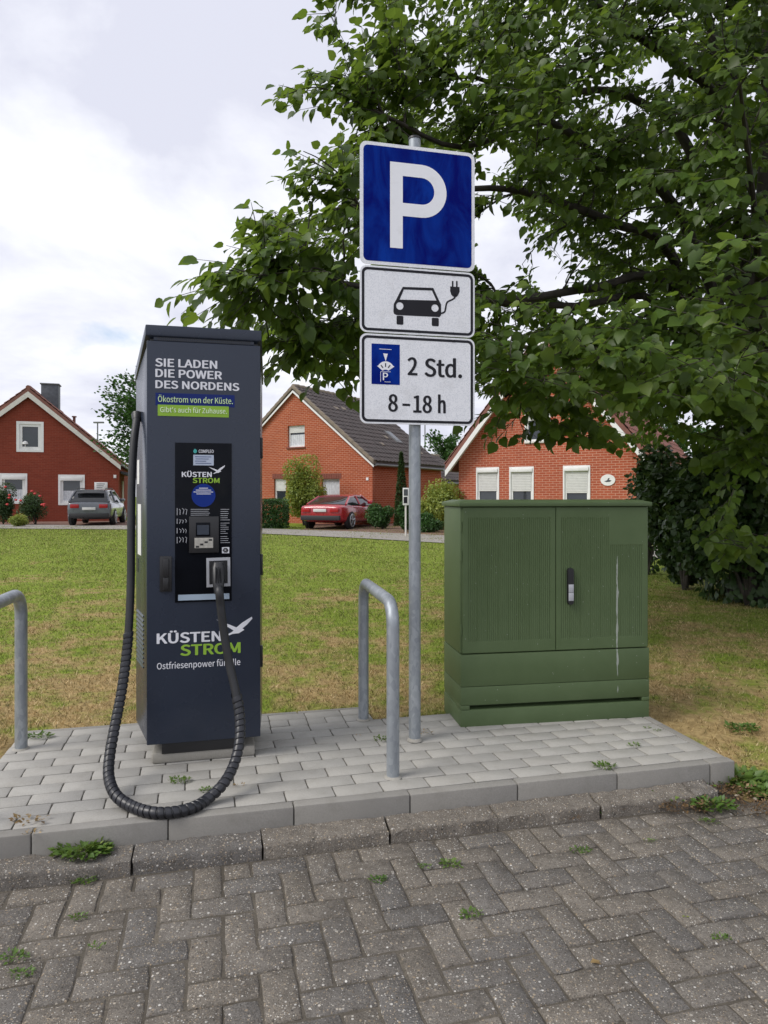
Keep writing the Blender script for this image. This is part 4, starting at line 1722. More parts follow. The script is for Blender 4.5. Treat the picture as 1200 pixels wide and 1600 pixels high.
def house(name, fr, label, half, eave, apex, length, brick, tile, holes, over=0.25, front=0.18, barge=0.20, verge=None, white='white2'):
    """fr: origin at the gable's left bottom corner; holes are openings in the gable (x0, z0, x1, z1)"""
    root = empty(name, fr.w(0, 0, 0), fr.deg)
    tag(root, label, 'house')
    w = 2 * half
    g = [(0, -0.3), (w, -0.3), (w, eave), (half, apex), (0, eave)]
    loops = [g] + [[(a, b), (c, b), (c, d), (a, d)] for a, b, c, d in holes]
    obj('gable_wall', shape2d(loops, 0.24, 0.24), brick, root)
    MB().box((0.0, 0.245, -0.3), (0.24, length, eave)).build('side_wall', brick, root, sm=False)
    MB().box((w - 0.24, 0.245, -0.3), (w, length, eave)).build('side_wall', brick, root, sm=False)
    obj('gable_wall', shape2d([g], 0.24, length + 0.245), brick, root)
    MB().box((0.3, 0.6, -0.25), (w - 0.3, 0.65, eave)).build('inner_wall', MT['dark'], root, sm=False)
    sl = (apex - eave) / half
    ex = over
    nrm = math.hypot(1, sl)
    up0 = 0.05
    roof = None
    for sgn in (-1, 1):
        x_e = half + sgn * (half + ex)
        z_e = eave - ex * sl
        t = 0.14
        quad = [(x_e, z_e), (half, apex), (half, apex + t * nrm), (x_e, z_e + t * nrm)]
        mb = MB()
        mb.prism(quad, 'y', -front, length + 0.3)
        rf = mb.build('roof', tile, root, sm=False)
        L = math.hypot(half + ex, apex - z_e)
        top = Vector((half, -front, apex + t * nrm - 0.005))
        tiles(root, rf, top, (0, 1, 0), (sgn, 0, -sl), length + front + 0.3, L, tile)
        # white barge board under the verge
        bq = [(x_e, z_e - barge * 0.9), (half, apex - barge * 1.1), (half, apex - 0.01), (x_e, z_e - 0.01)]
        mb = MB()
        mb.prism(bq, 'y', -front - 0.035, -front - 0.004)
        mb.build('barge_board', MT[white], root, sm=False)
        sq = [(x_e, z_e - 0.02), (half, apex - 0.02), (half, apex - 0.005), (x_e, z_e - 0.005)]
        mb = MB()
        mb.prism(sq, 'y', -front + 0.002, 0.0)
        mb.build('soffit', MT[white], root, sm=False)
        if verge is not None:
            nv = int(L / 0.33)
            for k in range(nv):
                a = Vector((half, 0, apex + t * nrm)).lerp(Vector((x_e, 0, z_e + t * nrm)), k / nv)
                b = Vector((half, 0, apex + t * nrm)).lerp(Vector((x_e, 0, z_e + t * nrm)), (k + 1.06) / nv)
                mb = MB()
                mb.prism([(a.x, a.z - 0.11), (b.x, b.z - 0.11), (b.x, b.z + 0.085), (a.x, a.z + 0.055)], 'y', -front - 0.07, -front + 0.16)
                mb.build('verge_tile', verge, rf, 0.01)
        # gutter
        gx = x_e + sgn * 0.05
        MB().tube([(gx, -front + 0.05, z_e + 0.02), (gx, length + 0.2, z_e + 0.02)], 0.06, 10).build('gutter', MT['zinc'], root)
    # ridge
    nr = int((length + 0.4) / 0.38)
    for k in range(nr):
        y0 = -front + (length + 0.45) * k / nr
        mb = MB()
        mb.tube([(half, y0, apex + 0.14 * nrm + 0.0), (half, y0 + 0.40, apex + 0.14 * nrm + 0.025)], [0.11, 0.12], 10)
        mb.build('ridge_tile', tile if verge is None else verge, root)
    return root


def window(root, hole, fw=0.07, shutter=0.0, y=0.10, curtain=0.0, sill=None, trim=0.0, mull=0):
    x0, z0, x1, z1 = hole
    wnd = obj('window', shape2d([[(x0, z0), (x1, z0), (x1, z1), (x0, z1)], [(x0 + fw, z0 + fw), (x1 - fw, z0 + fw), (x1 - fw, z1 - fw), (x0 + fw, z1 - fw)]], 0.07, y + 0.07), MT['white'], root)
    MB().box((x0 + fw * 0.8, y + 0.045, z0 + fw * 0.8), (x1 - fw * 0.8, y + 0.055, z1 - fw * 0.8)).build('pane', MT['glass'], wnd, sm=False)
    if curtain:
        k = 14
        v, f = [], []
        for i in range(k + 1):
            x = x0 + fw + (x1 - x0 - 2 * fw) * i / k
            yy = y + 0.0 + 0.030 + 0.012 * (i % 2)
            v += [(x, yy, z0 + fw), (x, yy, z0 + fw + (z1 - z0 - 2 * fw) * curtain)]
        f = [(2 * i, 2 * i + 2, 2 * i + 3, 2 * i + 1) for i in range(k)]
        mb = MB()
        mb.add(v, f)
        mb.build('curtain', MT['curtain'], wnd, sm=False)
    if shutter:
        zb = z1 - fw - (z1 - z0 - 2 * fw) * shutter
        n = max(2, int((z1 - fw - zb) / 0.055))
        for i in range(n):
            a = zb + (z1 - fw - zb) * i / n
            b = zb + (z1 - fw - zb) * (i + 1) / n
            MB().box((x0 + fw * 0.7, y - 0.012, a + 0.002), (x1 - fw * 0.7, y + 0.028, b - 0.002)).build('shutter_slat', MT['shutter'], wnd, 0.006, 1)
    if trim:
        ring = obj('surround', shape2d([[(x0 - trim, z0 - trim), (x1 + trim, z0 - trim), (x1 + trim, z1 + trim), (x0 - trim, z1 + trim)], [(x0 + 0.004, z0 + 0.004), (x1 - 0.004, z0 + 0.004), (x1 - 0.004, z1 - 0.004), (x0 + 0.004, z1 - 0.004)]], 0.05, 0.03), MT['white'], wnd)
    if sill:
        MB().box((x0 - 0.05, -0.06, z0 - 0.07), (x1 + 0.05, 0.10, z0 - 0.003)).build('sill', MT[sill], wnd, 0.004)
    return wnd


def rect(fr, x0, y0, x1, y1):
    a = fr.hit(x0, y1)
    b = fr.hit(x1, y0)
    return (a[0], a[1], b[0], b[1])


# ---- left house, red tiled
Yl = 34.5
ROT1 = 17.5
f1 = Frame((at(185, 800, Yl).x, Yl, 0), ROT1)
half = -f1.hit(45, 700)[0]
f1 = Frame(f1.w(-2 * half, 0, 0), ROT1)
ap = f1.hit(45, 612)[1]
ev = f1.hit(185, 724)[1]
h1 = [rect(f1, 30, 663, 64, 702), rect(f1, 3, 743, 39, 784), rect(f1, 94.5, 745, 129, 786)]
house_l = house('brick_house', f1, 'deep red brick house with red tiled roof and slate clad chimney', half, ev, ap, 10.5, MT['brick_red'], MT['tile_red'], h1, over=0.12, barge=0.26)
window(house_l, h1[0], 0.13, y=0.02, trim=0.12)
for hh in h1[1:]:
    wd_ = window(house_l, hh, 0.12, y=0.04, trim=0.10, curtain=0.46, shutter=0.0)
    MB().box((hh[0] + 0.0, -0.045, hh[3] - 0.20), (hh[2], 0.03, hh[3] - 0.006)).build('shutter_box', MT['white'], wd_, 0.01)
# little lamp on the upper sill
x, z = f1.hit(39, 694)
MB().tube([(x, 0.045, h1[0][1] + 0.13), (x, 0.045, z)], 0.02, 8).tube([(x, 0.045, z), (x, 0.045, z + 0.10), (x, 0.045, z + 0.16)], [0.14, 0.12, 0.02], 12).build('window_lamp', MT['white'], house_l)
# chimney, vent pipe, plates
c0 = at(64, 600, 35.2)
c1 = at(90, 600, 35.2)
q0, q1 = f1.loc(c0), f1.loc(c1)
ch = MB().box((q0.x, q0.y, ap - 1.6), (q1.x, q0.y + 0.7, q0.z)).build('chimney', MT['slate'], house_l, 0.01)
MB().box((q0.x - 0.05, q0.y - 0.05, q0.z), (q1.x + 0.05, q0.y + 0.75, q0.z + 0.06)).build('chimney_cap', MT['zinc'], ch, 0.01)
p = f1.loc(at(116, 652, 36))
MB().tube([(p.x, p.y, p.z - 0.7), (p.x, p.y, p.z)], 0.07, 10).tube([(p.x, p.y, p.z), (p.x, p.y, p.z + 0.06)], 0.12, 10).build('vent_pipe', MT['tile_red'], house_l)
a, b = f1.hit(147.5, 765), f1.hit(168, 753.5)
np_ = MB().box((a[0], -0.03, a[1]), (b[0], -0.002, b[1])).build('name_board', MT['white'], house_l, 0.004)
for i in range(3):
    aa, bb = f1.hit(151, 756.6 + 3 * i), f1.hit(164 - 2 * i, 755.6 + 3 * i)
    MB().box((aa[0], -0.034, aa[1]), (bb[0], -0.031, bb[1])).build('print_line', MT['slate'], np_, sm=False)
a, b = f1.hit(161.5, 768.5), f1.hit(168, 766)
MB().box((a[0], -0.03, a[1]), (b[0], -0.002, b[1])).build('red_plate', MT['rose'], house_l, 0.004)
a, b = f1.hit(177.5, 747), f1.hit(181.8, 742)
MB().box((a[0], -0.03, a[1]), (b[0], -0.002, b[1])).build('number_plate', MT['white'], house_l, 0.004)
# porch with a door on its right flank
w = 2 * half
MB().box((w + 0.004, 2.6, 0.0), (w + 0.05, 3.5, 2.05)).build('side_door', MT['white2'], house_l, 0.01)
MB().prism([(w + 0.05, 2.40), (w + 1.5, 2.05), (w + 1.5, 2.17), (w + 0.05, 2.54)], 'y', 1.0, 5.0).build('porch_roof', MT['slate'], house_l, sm=False)
for y in (1.1, 4.9):
    MB().tube([(w + 1.42, y, 0.0), (w + 1.42, y, 2.06)], 0.05, 8).build('porch_post', MT['white2'], house_l)

# ---- middle house, brown tiles, turned
Yc = 29.5
ROT = -31.5
corner = at(582, 723, Yc)
u2 = Vector((math.cos(R(ROT)), math.sin(R(ROT)), 0))
half2 = 4.29
o2 = Vector((corner.x, corner.y, 0)) - u2 * (2 * half2)
f2 = Frame(o2, ROT)
zap = f2.hit(460, 610)[1]
h2 = [rect(f2, 449.5, 664, 476, 699), rect(f2, 428, 748, 447, 783), rect(f2, 502.5, 748, 530.5, 779)]
house_m = house('brick_house', f2, 'orange brick house with a dark brown tiled roof and weathered verge tiles', half2, corner.z, zap, 6.3, MT['brick_orange'], MT['tile_brown'], h2, over=0.14, front=0.10, barge=0.10, verge=MT['tile_verge'], white='white')
window(house_m, h2[0], 0.08, shutter=0.30, curtain=0.6, sill='sill')
window(house_m, h2[1], 0.08, shutter=0.55, sill='sill')
window(house_m, h2[2], 0.08, curtain=0.98, sill='sill')
for hh in h2[1:]:
    n = 9
    for i in range(n):
        xx = hh[0] - 0.1 + (hh[2] - hh[0] + 0.2) * i / n
        MB().box((xx + 0.006, -0.012, hh[3] + 0.005), (xx + (hh[2] - hh[0] + 0.2) / n - 0.006, 0.02, hh[3] + 0.24)).build('lintel_brick', MT['sill'], house_m, sm=False)
a, b = f2.hit(572.5, 750.5), f2.hit(576, 746)
MB().box((a[0], -0.03, a[1]), (b[0], -0.002, b[1])).build('number_plate', MT['white'], house_m)
# rooflights and lichen-pale tiles on the visible slope
sl2 = (zap - corner.z) / half2
nr2 = math.hypot(1, sl2)
dn = Vector((1, 0, -sl2)).normalized()
upn = Vector((sl2, 0, 1)).normalized()


def on_slope(yy, s):
    return Vector((half2, yy, zap + 0.14 * nr2)) + dn * s + upn * 0.06


for (y0, s0_, ly, ls, mat) in ((4.1, 3.0, 0.55, 0.95, 'glass'), (3.3, 3.5, 0.30, 0.22, 'tile_verge'), (2.1, 4.2, 0.30, 0.20, 'tile_verge'), (5.3, 4.6, 0.30, 0.20, 'tile_verge'), (1.5, 1.4, 0.3, 0.2, 'tile_verge'), (2.2, 1.3, 0.3, 0.22, 'tile_verge')):
    P = [on_slope(y0, s0_), on_slope(y0 + ly, s0_), on_slope(y0 + ly, s0_ + ls), on_slope(y0, s0_ + ls)]
    mb = MB()
    v = [p - upn * 0.05 for p in P] + [p + upn * 0.02 for p in P]
    mb.add(v, [(3, 2, 1, 0), (4, 5, 6, 7), (0, 1, 5, 4), (1, 2, 6, 5), (2, 3, 7, 6), (3, 0, 4, 7)])
    o = mb.build('rooflight' if mat == 'glass' else 'pale_tile', MT['zinc'] if mat == 'glass' else MT[mat], house_m, sm=False)
    if mat == 'glass':
        m2 = MB()
        Q = [P[0] + (P[2] - P[0]) * 0.14, P[1] + (P[3] - P[1]) * 0.14, P[2] + (P[0] - P[2]) * 0.14, P[3] + (P[1] - P[3]) * 0.14]
        v = [p + upn * 0.021 for p in Q] + [p + upn * 0.03 for p in Q]
        m2.add(v, [(3, 2, 1, 0), (4, 5, 6, 7), (0, 1, 5, 4), (1, 2, 6, 5), (2, 3, 7, 6), (3, 0, 4, 7)])
        m2.build('pane', MT['glass'], o, sm=False)
# low annex behind it
ax = at(635, 709, 38)
f2b = Frame(Vector((ax.x, ax.y, 0)) - u2 * 2.37, ROT)
house('brick_annex', f2b, 'low brick annex with a brown tiled roof behind the dark-roofed house', 2.37, 1.98, 3.45, 3.5, MT['brick_orange'], MT['tile_brown'], [], over=0.12, front=0.1, barge=0.08, verge=MT['tile_verge'], white='white')['category'] = 'annex'

# ---- right house, light red brick with white verge
cr = at(705, 722, 26.0)
ROT3 = -32.0
f3 = Frame((cr.x, cr.y, 0), ROT3)
_o = f3.w(0.32, 0, 0)
f3 = Frame(_o, ROT3)
half3 = 3.35
ev3 = at(718, 716, _o.y).z - 0.05
ap3 = ev3 + half3 * 1.22
h3 = [rect(f3, 746, 732, 778, 790), rect(f3, 798, 731, 832, 791), rect(f3, 882, 729, 920, 793), rect(f3, 822, 640, 858, 690)]
house_r = house('brick_house', f3, 'light red brick house with white verge and half lowered shutters behind the tree', half3, ev3, ap3, 9.0, MT['brick_right'], MT['tile_red'], h3, over=0.34, front=0.45, barge=0.26, white='white')
for hh, s in zip(h3, (0.62, 0.62, 0.66, 0.3)):
    wd_ = window(house_r, hh, 0.07, shutter=s, y=0.03, trim=0.05, sill='white2')
    MB().box((hh[0], -0.06, hh[3] - 0.14), (hh[2], 0.02, hh[3] - 0.006)).build('shutter_box', MT['white'], wd_, 0.01)
e0 = f3.hit(950, 750)
ell = [(e0[0] + 0.24 * math.cos(t), e0[1] + 0.19 * math.sin(t)) for t in np.linspace(0, 2 * math.pi, 24, endpoint=False)]
os_ = obj('oval_sign', shape2d([ell], 0.02, -0.002), MT['white'], house_r)
pts = [(e0[0] + a * 0.12, e0[1] + b * 0.10) for a, b in ((-1, -0.4), (-0.2, -0.1), (0.1, 0.6), (0.5, 0.7), (0.3, 0.1), (1.0, -0.2), (0.6, -0.6), (-0.4, -0.7))]
obj('sign_motif', shape2d([pts], 0.004, -0.023), MT['slate'], os_)
# white garage door on its right flank
MB().box((2 * half3 + 0.004, 2.0, 0.0), (2 * half3 + 0.06, 4.6, 2.1)).build('garage_door', MT['white2'], house_r, 0.01)
for k in range(6):
    MB().box((2 * half3 + 0.061, 2.04, 0.06 + 0.34 * k), (2 * half3 + 0.075, 4.56, 0.36 + 0.34 * k)).build('door_panel', MT['white'], house_r, 0.004)

# ================================================================== CARS
MT['car_red'] = plain('red car paint', (0.34, 0.008, 0.022), 0.28, var=0.05, coat=1.0)
MT['car_grey'] = plain('blue grey car paint', (0.095, 0.105, 0.125), 0.3, var=0.05, coat=1.0)
MT['carglass'] = glass_mat('car glass', (0.012, 0.014, 0.017))
MT['tyre'] = plain('tyre', (0.015, 0.015, 0.016), 0.8, var=0.2)
MT['rim'] = plain('alloy rim', (0.42, 0.43, 0.45), 0.35, metal=0.7, var=0.1)
MT['taillight'] = plain('tail light red', (0.35, 0.01, 0.012), 0.2, var=0.1)
MT['headlight'] = plain('headlight', (0.45, 0.48, 0.5), 0.15, var=0.1)
MT['numplate'] = plain('number plate white', (0.6, 0.6, 0.58), 0.5, var=0.04)


def loft(stations, k):
    """stations: list of closed half sections mirrored; each a list of (x, z)"""
    v, f = [], []
    for (y, sec) in stations:
        full = [(x, z) for x, z in sec] + [(-x, z) for x, z in sec[::-1]]
        for x, z in full:
            v.append((x, y, z))
    m = 2 * k
    for i in range(len(stations) - 1):
        for j in range(m):
            f.append((i * m + j, i * m + (j + 1) % m, (i + 1) * m + (j + 1) % m, (i + 1) * m + j))
    f += [tuple(range(m)), tuple(range((len(stations) - 1) * m, len(stations) * m))]
    return v, f


def car(name, loc, deg, label, paint, low, L, Wd, Hh):
    """local +y is forward, origin on the ground under the rear end's middle"""
    root = empty(name, loc, deg)
    tag(root, label, 'car')
    hw = Wd / 2
    if low:
        st = [(0.00, 0.42, 0.78, 0.80), (0.06, 0.30, 0.90, 0.93), (0.45, 0.22, 0.93, 0.99), (1.3, 0.20, 0.90, 1.0), (2.5, 0.20, 0.88, 0.99), (3.1, 0.20, 0.87, 0.97), (3.8, 0.21, 0.82, 0.94), (4.25, 0.26, 0.72, 0.85), (L, 0.40, 0.60, 0.62)]
        gh = [(0.55, 0.93, 0.02), (1.25, 0.93, 0.82), (1.9, 0.92, 1.0), (2.45, 0.92, 0.97), (3.25, 0.90, 0.03)]
    else:
        st = [(0.00, 0.45, 0.92, 0.88), (0.05, 0.32, 1.00, 0.97), (0.5, 0.24, 1.02, 1.0), (1.5, 0.22, 1.0, 1.0), (2.6, 0.22, 0.99, 1.0), (3.2, 0.22, 0.97, 0.98), (3.8, 0.24, 0.90, 0.95), (L - 0.12, 0.30, 0.80, 0.86), (L, 0.42, 0.68, 0.68)]
        gh = [(0.06, 1.00, 0.05), (0.42, 1.0, 0.93), (1.2, 1.0, 1.0), (2.3, 0.99, 0.98), (3.15, 0.96, 0.04)]
    secs = []
    for (y, z0, z1, k) in st:
        w = hw * k
        zm = (z0 + z1) / 2
        secs.append((y, [(w * 0.80, z0), (w * 0.97, z0 + 0.06), (w, zm), (w * 0.975, z1 - 0.06), (w * 0.90, z1), (w * 0.30, z1 + 0.02)]))
    v, f = loft(secs, 6)
    mb = MB()
    mb.add(v, f)
    me = mb.mesh('body')
    bd = obj('body', smooth(me, 60), paint, root)
    bd.modifiers.new('round', 'SUBSURF').levels = 1
    bd.modifiers['round'].render_levels = 2
    # glasshouse and roof skin
    gs, rs = [], []
    for (y, zb, q) in gh:
        zt = zb + (Hh - zb) * q
        wb, wt = hw * 0.89, hw * (0.89 - 0.22 * q)
        gs.append((y, [(wb, zb - 0.04), (wb * 0.985, zb + 0.01), ((wb + wt) / 2, (zb + zt) / 2), (wt, zt - 0.03 * q), (wt * 0.85, zt), (wt * 0.3, zt + 0.012 * q)]))
    v, f = loft(gs, 6)
    mb = MB()
    mb.add(v, f)
    g = obj('glasshouse', smooth(mb.mesh('glasshouse'), 60), MT['carglass'], root)
    mid = gh[1:-1]
    for (y, zb, q) in mid:
        zt = zb + (Hh - zb) * q
        wt = hw * (0.89 - 0.22 * q) * 1.01
        rs.append((y, [(wt * 1.03, zt - 0.07), (wt * 1.035, zt - 0.04), (wt * 1.01, zt - 0.01), (wt * 0.9, zt + 0.012), (wt * 0.6, zt + 0.022), (wt * 0.25, zt + 0.026)]))
    v, f = loft(rs, 6)
    mb = MB()
    mb.add(v, f)
    rf = obj('roof', smooth(mb.mesh('roof'), 60), paint, root)
    for sgn in (-1, 1):                                     # pillars
        for i, j in ((0, 1), (len(gh) - 2, len(gh) - 1)):
            pts = []
            for (y, zb, q) in (gh[i], gh[j]):
                zt = zb + (Hh - zb) * q
                pts.append((sgn * hw * (0.89 - 0.22 * q) * 0.98, y, zt - 0.02))
            MB().tube(pts, 0.045, 8).build('pillar', paint, root)
        y = (gh[1][0] + gh[3][0]) / 2
        MB().tube([(sgn * hw * 0.89, y, gh[1][1]), (sgn * hw * 0.70, y, Hh - 0.05)], 0.04, 8).build('pillar', paint, root)
        # mirror
        ym = gh[-1][0] - 0.55
        MB().box((sgn * hw * 0.93 - 0.02, ym - 0.06, gh[-1][1] + 0.03), (sgn * hw * 0.93 + sgn * 0.20, ym + 0.05, gh[-1][1] + 0.17)).build('mirror', paint, root, 0.03)
        # lamps
        zl_ = st[1][2]
        MB().box((sgn * hw * 0.62 - 0.17, -0.035, zl_ - 0.26), (sgn * hw * 0.62 + 0.17, 0.10, zl_ - 0.10)).build('tail_light', MT['taillight'], root, 0.02)
        MB().box((sgn * hw * 0.62 - 0.14, L - 0.35, 0.56), (sgn * hw * 0.62 + 0.14, L - 0.02, 0.70)).build('headlight', MT['headlight'], root, 0.04)
        # wheels
        for yw in (0.85, L - 0.92):
            r = 0.33 if low else 0.345
            xw = sgn * (hw - 0.10)
            wh = MB().tube([(xw - sgn * 0.11, yw, r), (xw - sgn * 0.09, yw, r), (xw + sgn * 0.10, yw, r), (xw + sgn * 0.115, yw, r)], [r * 0.92, r, r, r * 0.93], 26).build('wheel', MT['tyre'], root)
            MB().tube([(xw + sgn * 0.108, yw, r), (xw + sgn * 0.122, yw, r)], r * 0.72, 22).build('rim_well', MT['dark'], wh)
            sp = MB()
            for q in range(5):
                a = 2 * math.pi * q / 5 + 0.3
                sp.tube([(xw + sgn * 0.124, yw, r), (xw + sgn * 0.124, yw + math.cos(a) * r * 0.70, r + math.sin(a) * r * 0.70)], 0.028, 6)
            ring = [(xw + sgn * 0.122, yw + math.cos(2 * math.pi * q / 22) * r * 0.70, r + math.sin(2 * math.pi * q / 22) * r * 0.70) for q in range(23)]
            sp.tube(ring, 0.020, 6)
            sp.build('rim', MT['rim'], wh)
            MB().tube([(xw - sgn * 0.02, yw, r + 0.02), (xw + sgn * 0.07, yw, r + 0.02)], r * 1.16, 26).build('wheel_arch', MT['dark'], root)
    MB().box((-hw * 0.86, -0.035, 0.34), (hw * 0.86, 0.10, 0.52)).build('rear_bumper', MT['dark'], root, 0.03)
    MB().box((-0.26, -0.045, 0.66), (0.26, -0.015, 0.77)).build('number_plate', MT['numplate'], root, 0.004)
    if not low:
        for sgn in (-1, 1):
            MB().tube([(sgn * hw * 0.62, 0.5, Hh + 0.02), (sgn * hw * 0.64, 0.6, Hh + 0.06), (sgn * hw * 0.64, 2.1, Hh + 0.06), (sgn * hw * 0.62, 2.2, Hh + 0.02)], 0.018, 8).build('roof_rail', MT['dark'], root)
        MB().box((-hw * 0.6, 0.02, Hh - 0.06), (hw * 0.6, 0.35, Hh - 0.02)).build('roof_spoiler', paint, root, 0.012)
    return root


GZ = -0.006
pr = gp(500, 827.5, GZ)
car('parked_car', pr, -20, 'low red car with alloy wheels parked before the dark-roofed house', MT['car_red'], True, 4.5, 1.86, 1.30)
pg_ = gp(139, 821.5, GZ)
car('parked_car', pg_, 12.5, 'blue-grey estate car with roof rails parked in front of the red-roofed house', MT['car_grey'], False, 4.4, 1.82, 1.52)

# ---- small roadside notice board beside the drive, masts far behind
nb = gp(634, 838, GZ)
brd = empty('notice_board', nb, 0)
tag(brd, 'small white notice board with dark pictures on a post beside the shrubs', 'notice board')
zz0, zz1 = at(634, 789, nb.y).z, at(634, 762, nb.y).z
bw = 4.7 / F * nb.y
MB().tube([(0, 0.03, -0.02), (0, 0.03, zz1)], 0.03, 10).build('post', MT['white2'], brd)
MB().box((-bw, -0.02, zz0), (bw, 0.0, zz1)).build('board', MT['white'], brd, 0.004)
MB().box((-bw * 0.7, -0.026, zz0 + (zz1 - zz0) * 0.55), (bw * 0.7, -0.021, zz1 - 0.04)).build('picture', MT['slate'], brd, sm=False)
MB().box((-bw * 0.7, -0.026, zz0 + 0.06), (bw * 0.5, -0.021, zz0 + (zz1 - zz0) * 0.48)).build('picture', MT['sblack'], brd, sm=False)
for (px, ptop, Y, lab, arm) in ((152.5, 661, 60.0, 'thin grey lamp mast rising behind the red-roofed house', True), (664, 655, 70.0, 'thin pale mast rising behind the brown-roofed annex', False)):
    m0 = at(px, ptop, Y)
    r0 = empty('mast', (m0.x, Y, -0.02), 0)
    tag(r0, lab, 'mast')
    MB().tube([(0, 0, 0), (0, 0, m0.z)], [0.10, 0.055], 10).build('pole', MT['zinc'], r0)
    if arm:
        MB().box((-0.35, -0.12, m0.z), (0.55, 0.12, m0.z + 0.14)).build('lamp_head', MT['zinc'], r0, 0.03)
    else:
        MB().tube([(0, 0, m0.z), (0, 0, m0.z + 0.3)], [0.05, 0.01], 8).build('tip', MT['zinc'], r0)

# ================================================================== VEGETATION
# leaf outlines: x along the midrib, y across, z curl
LIME_V = np.array([(0, 0, 0), (0.36, 0, -0.02), (0.72, 0, -0.07), (1.04, 0, -0.16),
                   (-0.06, 0.20, 0.03), (0.14, 0.43, 0.09), (0.46, 0.46, 0.07), (0.78, 0.23, -0.02),
                   (-0.06, -0.20, 0.03), (0.14, -0.43, 0.09), (0.46, -0.46, 0.07), (0.78, -0.23, -0.02)], float)
LIME_F = np.array([(0, 5, 4), (0, 1, 5), (1, 6, 5), (1, 2, 6), (2, 7, 6), (2, 3, 7),
                   (0, 8, 9), (0, 9, 1), (1, 9, 10), (1, 10, 2), (2, 10, 11), (2, 11, 3)], int)
OVAL_V = np.array([(0, 0, 0), (0.45, 0.30, 0.05), (1, 0, -0.10), (0.45, -0.30, 0.05)], float)
OVAL_F = np.array([(0, 1, 2), (0, 2, 3)], int)
HEX_V = np.array([(0, 0, 0), (0.22, 0.40, 0.06), (0.62, 0.36, 0.02), (1.02, 0, -0.14), (0.62, -0.36, 0.02), (0.22, -0.40, 0.06)], float)
HEX_F = np.array([(0, 2, 1), (0, 3, 2), (0, 4, 3), (0, 5, 4)], int)


def nz(a):
    return a / np.maximum(np.linalg.norm(a, axis=-1, keepdims=True), 1e-9)


def leaves(name, P, D, Nn, size, shape='hex', rnd_=None):
    tv, tf = {'lime': (LIME_V, LIME_F), 'oval': (OVAL_V, OVAL_F), 'hex': (HEX_V, HEX_F)}[shape]
    D = nz(D)
    Nn = nz(Nn - D * (Nn * D).sum(-1, keepdims=True))
    B = np.cross(Nn, D)
    k = len(P)
    s = np.asarray(size).reshape(-1, 1, 1)
    V = P[:, None, :] + s * (tv[None, :, 0:1] * D[:, None, :] + tv[None, :, 1:2] * B[:, None, :] + tv[None, :, 2:3] * Nn[:, None, :])
    Fc = tf[None] + (np.arange(k) * len(tv))[:, None, None]
    r = RNG.random(k) if rnd_ is None else rnd_
    return mesh_np(name, V.reshape(-1, 3), Fc.reshape(-1, 3), {'rnd': np.repeat(r, len(tv))})


# ---- the big lime tree
TB = np.array([4.55, 8.3, -0.02])
tree = empty('lime_tree', TB, 0)
tag(tree, 'large spreading lime tree with dark limbs overhanging the sign and cabinet', 'tree')
OFF = Vector(TB)
trunk_pts = [TB + np.array(p) for p in ((0, 0, -0.05), (-0.03, 0, 0.5), (0.02, 0.05, 1.4), (-0.05, 0.0, 2.4), (0.0, 0.0, 3.4), (0.15, 0.1, 4.6), (0.25, 0.2, 6.4), (0.2, 0.3, 8.6))]
trunk_r = [0.36, 0.28, 0.245, 0.235, 0.20, 0.15, 0.10, 0.05]
tp = catmull([tuple(p) for p in trunk_pts], 5)
tr_r = np.interp(np.linspace(0, 7, len(tp)), range(8), trunk_r)
MB().tube([Vector(p) - OFF for p in tp], [float(x) for x in tr_r], 18).build('trunk', MT['bark'], tree)

NP_, NR_ = np.zeros((60000, 3)), np.zeros(60000)
NC = 0
for q, r in zip(tp, tr_r):
    NP_[NC], NR_[NC] = tuple(q), r
    NC += 1
branches = []


def add_branch(pts, r0, r1, seg=7):
    pp = catmull([tuple(p) for p in pts], 4)
    rr = [r0 + (r1 - r0) * (i / (len(pp) - 1)) ** 0.8 for i in range(len(pp))]
    global NC
    branches.append((pp, rr, seg))
    for p, r in zip(pp[1:], rr[1:]):
        NP_[NC], NR_[NC] = tuple(p), r
        NC += 1


def A(px, py, Y):
    return np.array(tuple(at(px, py, Y)))


T = lambda z: np.array([TB[0], TB[1], z])
add_branch([T(2.9), A(1130, 190, 8.0), A(1060, 100, 7.6), A(985, 50, 7.2), A(900, -20, 6.9)], 0.081, 0.025, 9)
add_branch([T(2.6), A(1080, 240, 8.1), A(1000, 160, 8.0), A(930, 140, 7.7), A(850, 155, 7.2), A(740, 120, 6.6)], 0.074, 0.019, 9)
add_branch([T(2.2), A(1060, 330, 7.9), A(960, 270, 7.5), A(900, 215, 7.2), A(840, 190, 6.8), A(720, 230, 6.2), A(600, 180, 5.6)], 0.074, 0.015, 9)
add_branch([T(2.0), A(1050, 400, 7.8), A(960, 350, 7.2), A(880, 318, 6.7), A(790, 295, 6.2), A(690, 300, 5.7), A(560, 320, 5.1)], 0.071, 0.012, 9)
add_branch([T(1.85), A(1050, 450, 7.6), A(930, 450, 6.9), A(830, 465, 6.3), A(730, 468, 5.8), A(600, 455, 5.2), A(470, 430, 4.7), A(380, 440, 4.4)], 0.062, 0.009, 9)
add_branch([T(1.80), A(1040, 480, 7.5), A(900, 478, 6.8), A(740, 475, 6.1), A(590, 500, 5.3), A(450, 520, 4.8)], 0.056, 0.009, 9)
add_branch([T(1.6), A(1060, 500, 7.5), A(960, 520, 6.6), A(860, 560, 5.9), A(790, 620, 5.5)], 0.043, 0.009, 8)
add_branch([T(3.2), A(1120, 90, 7.9), A(1080, -40, 7.6), A(1020, -200, 7.4)], 0.074, 0.025, 9)
add_branch([T(3.4), T(4.4) + np.array([0.8, -0.6, 0]), T(6.2) + np.array([1.6, -1.2, 0])], 0.068, 0.025, 8)
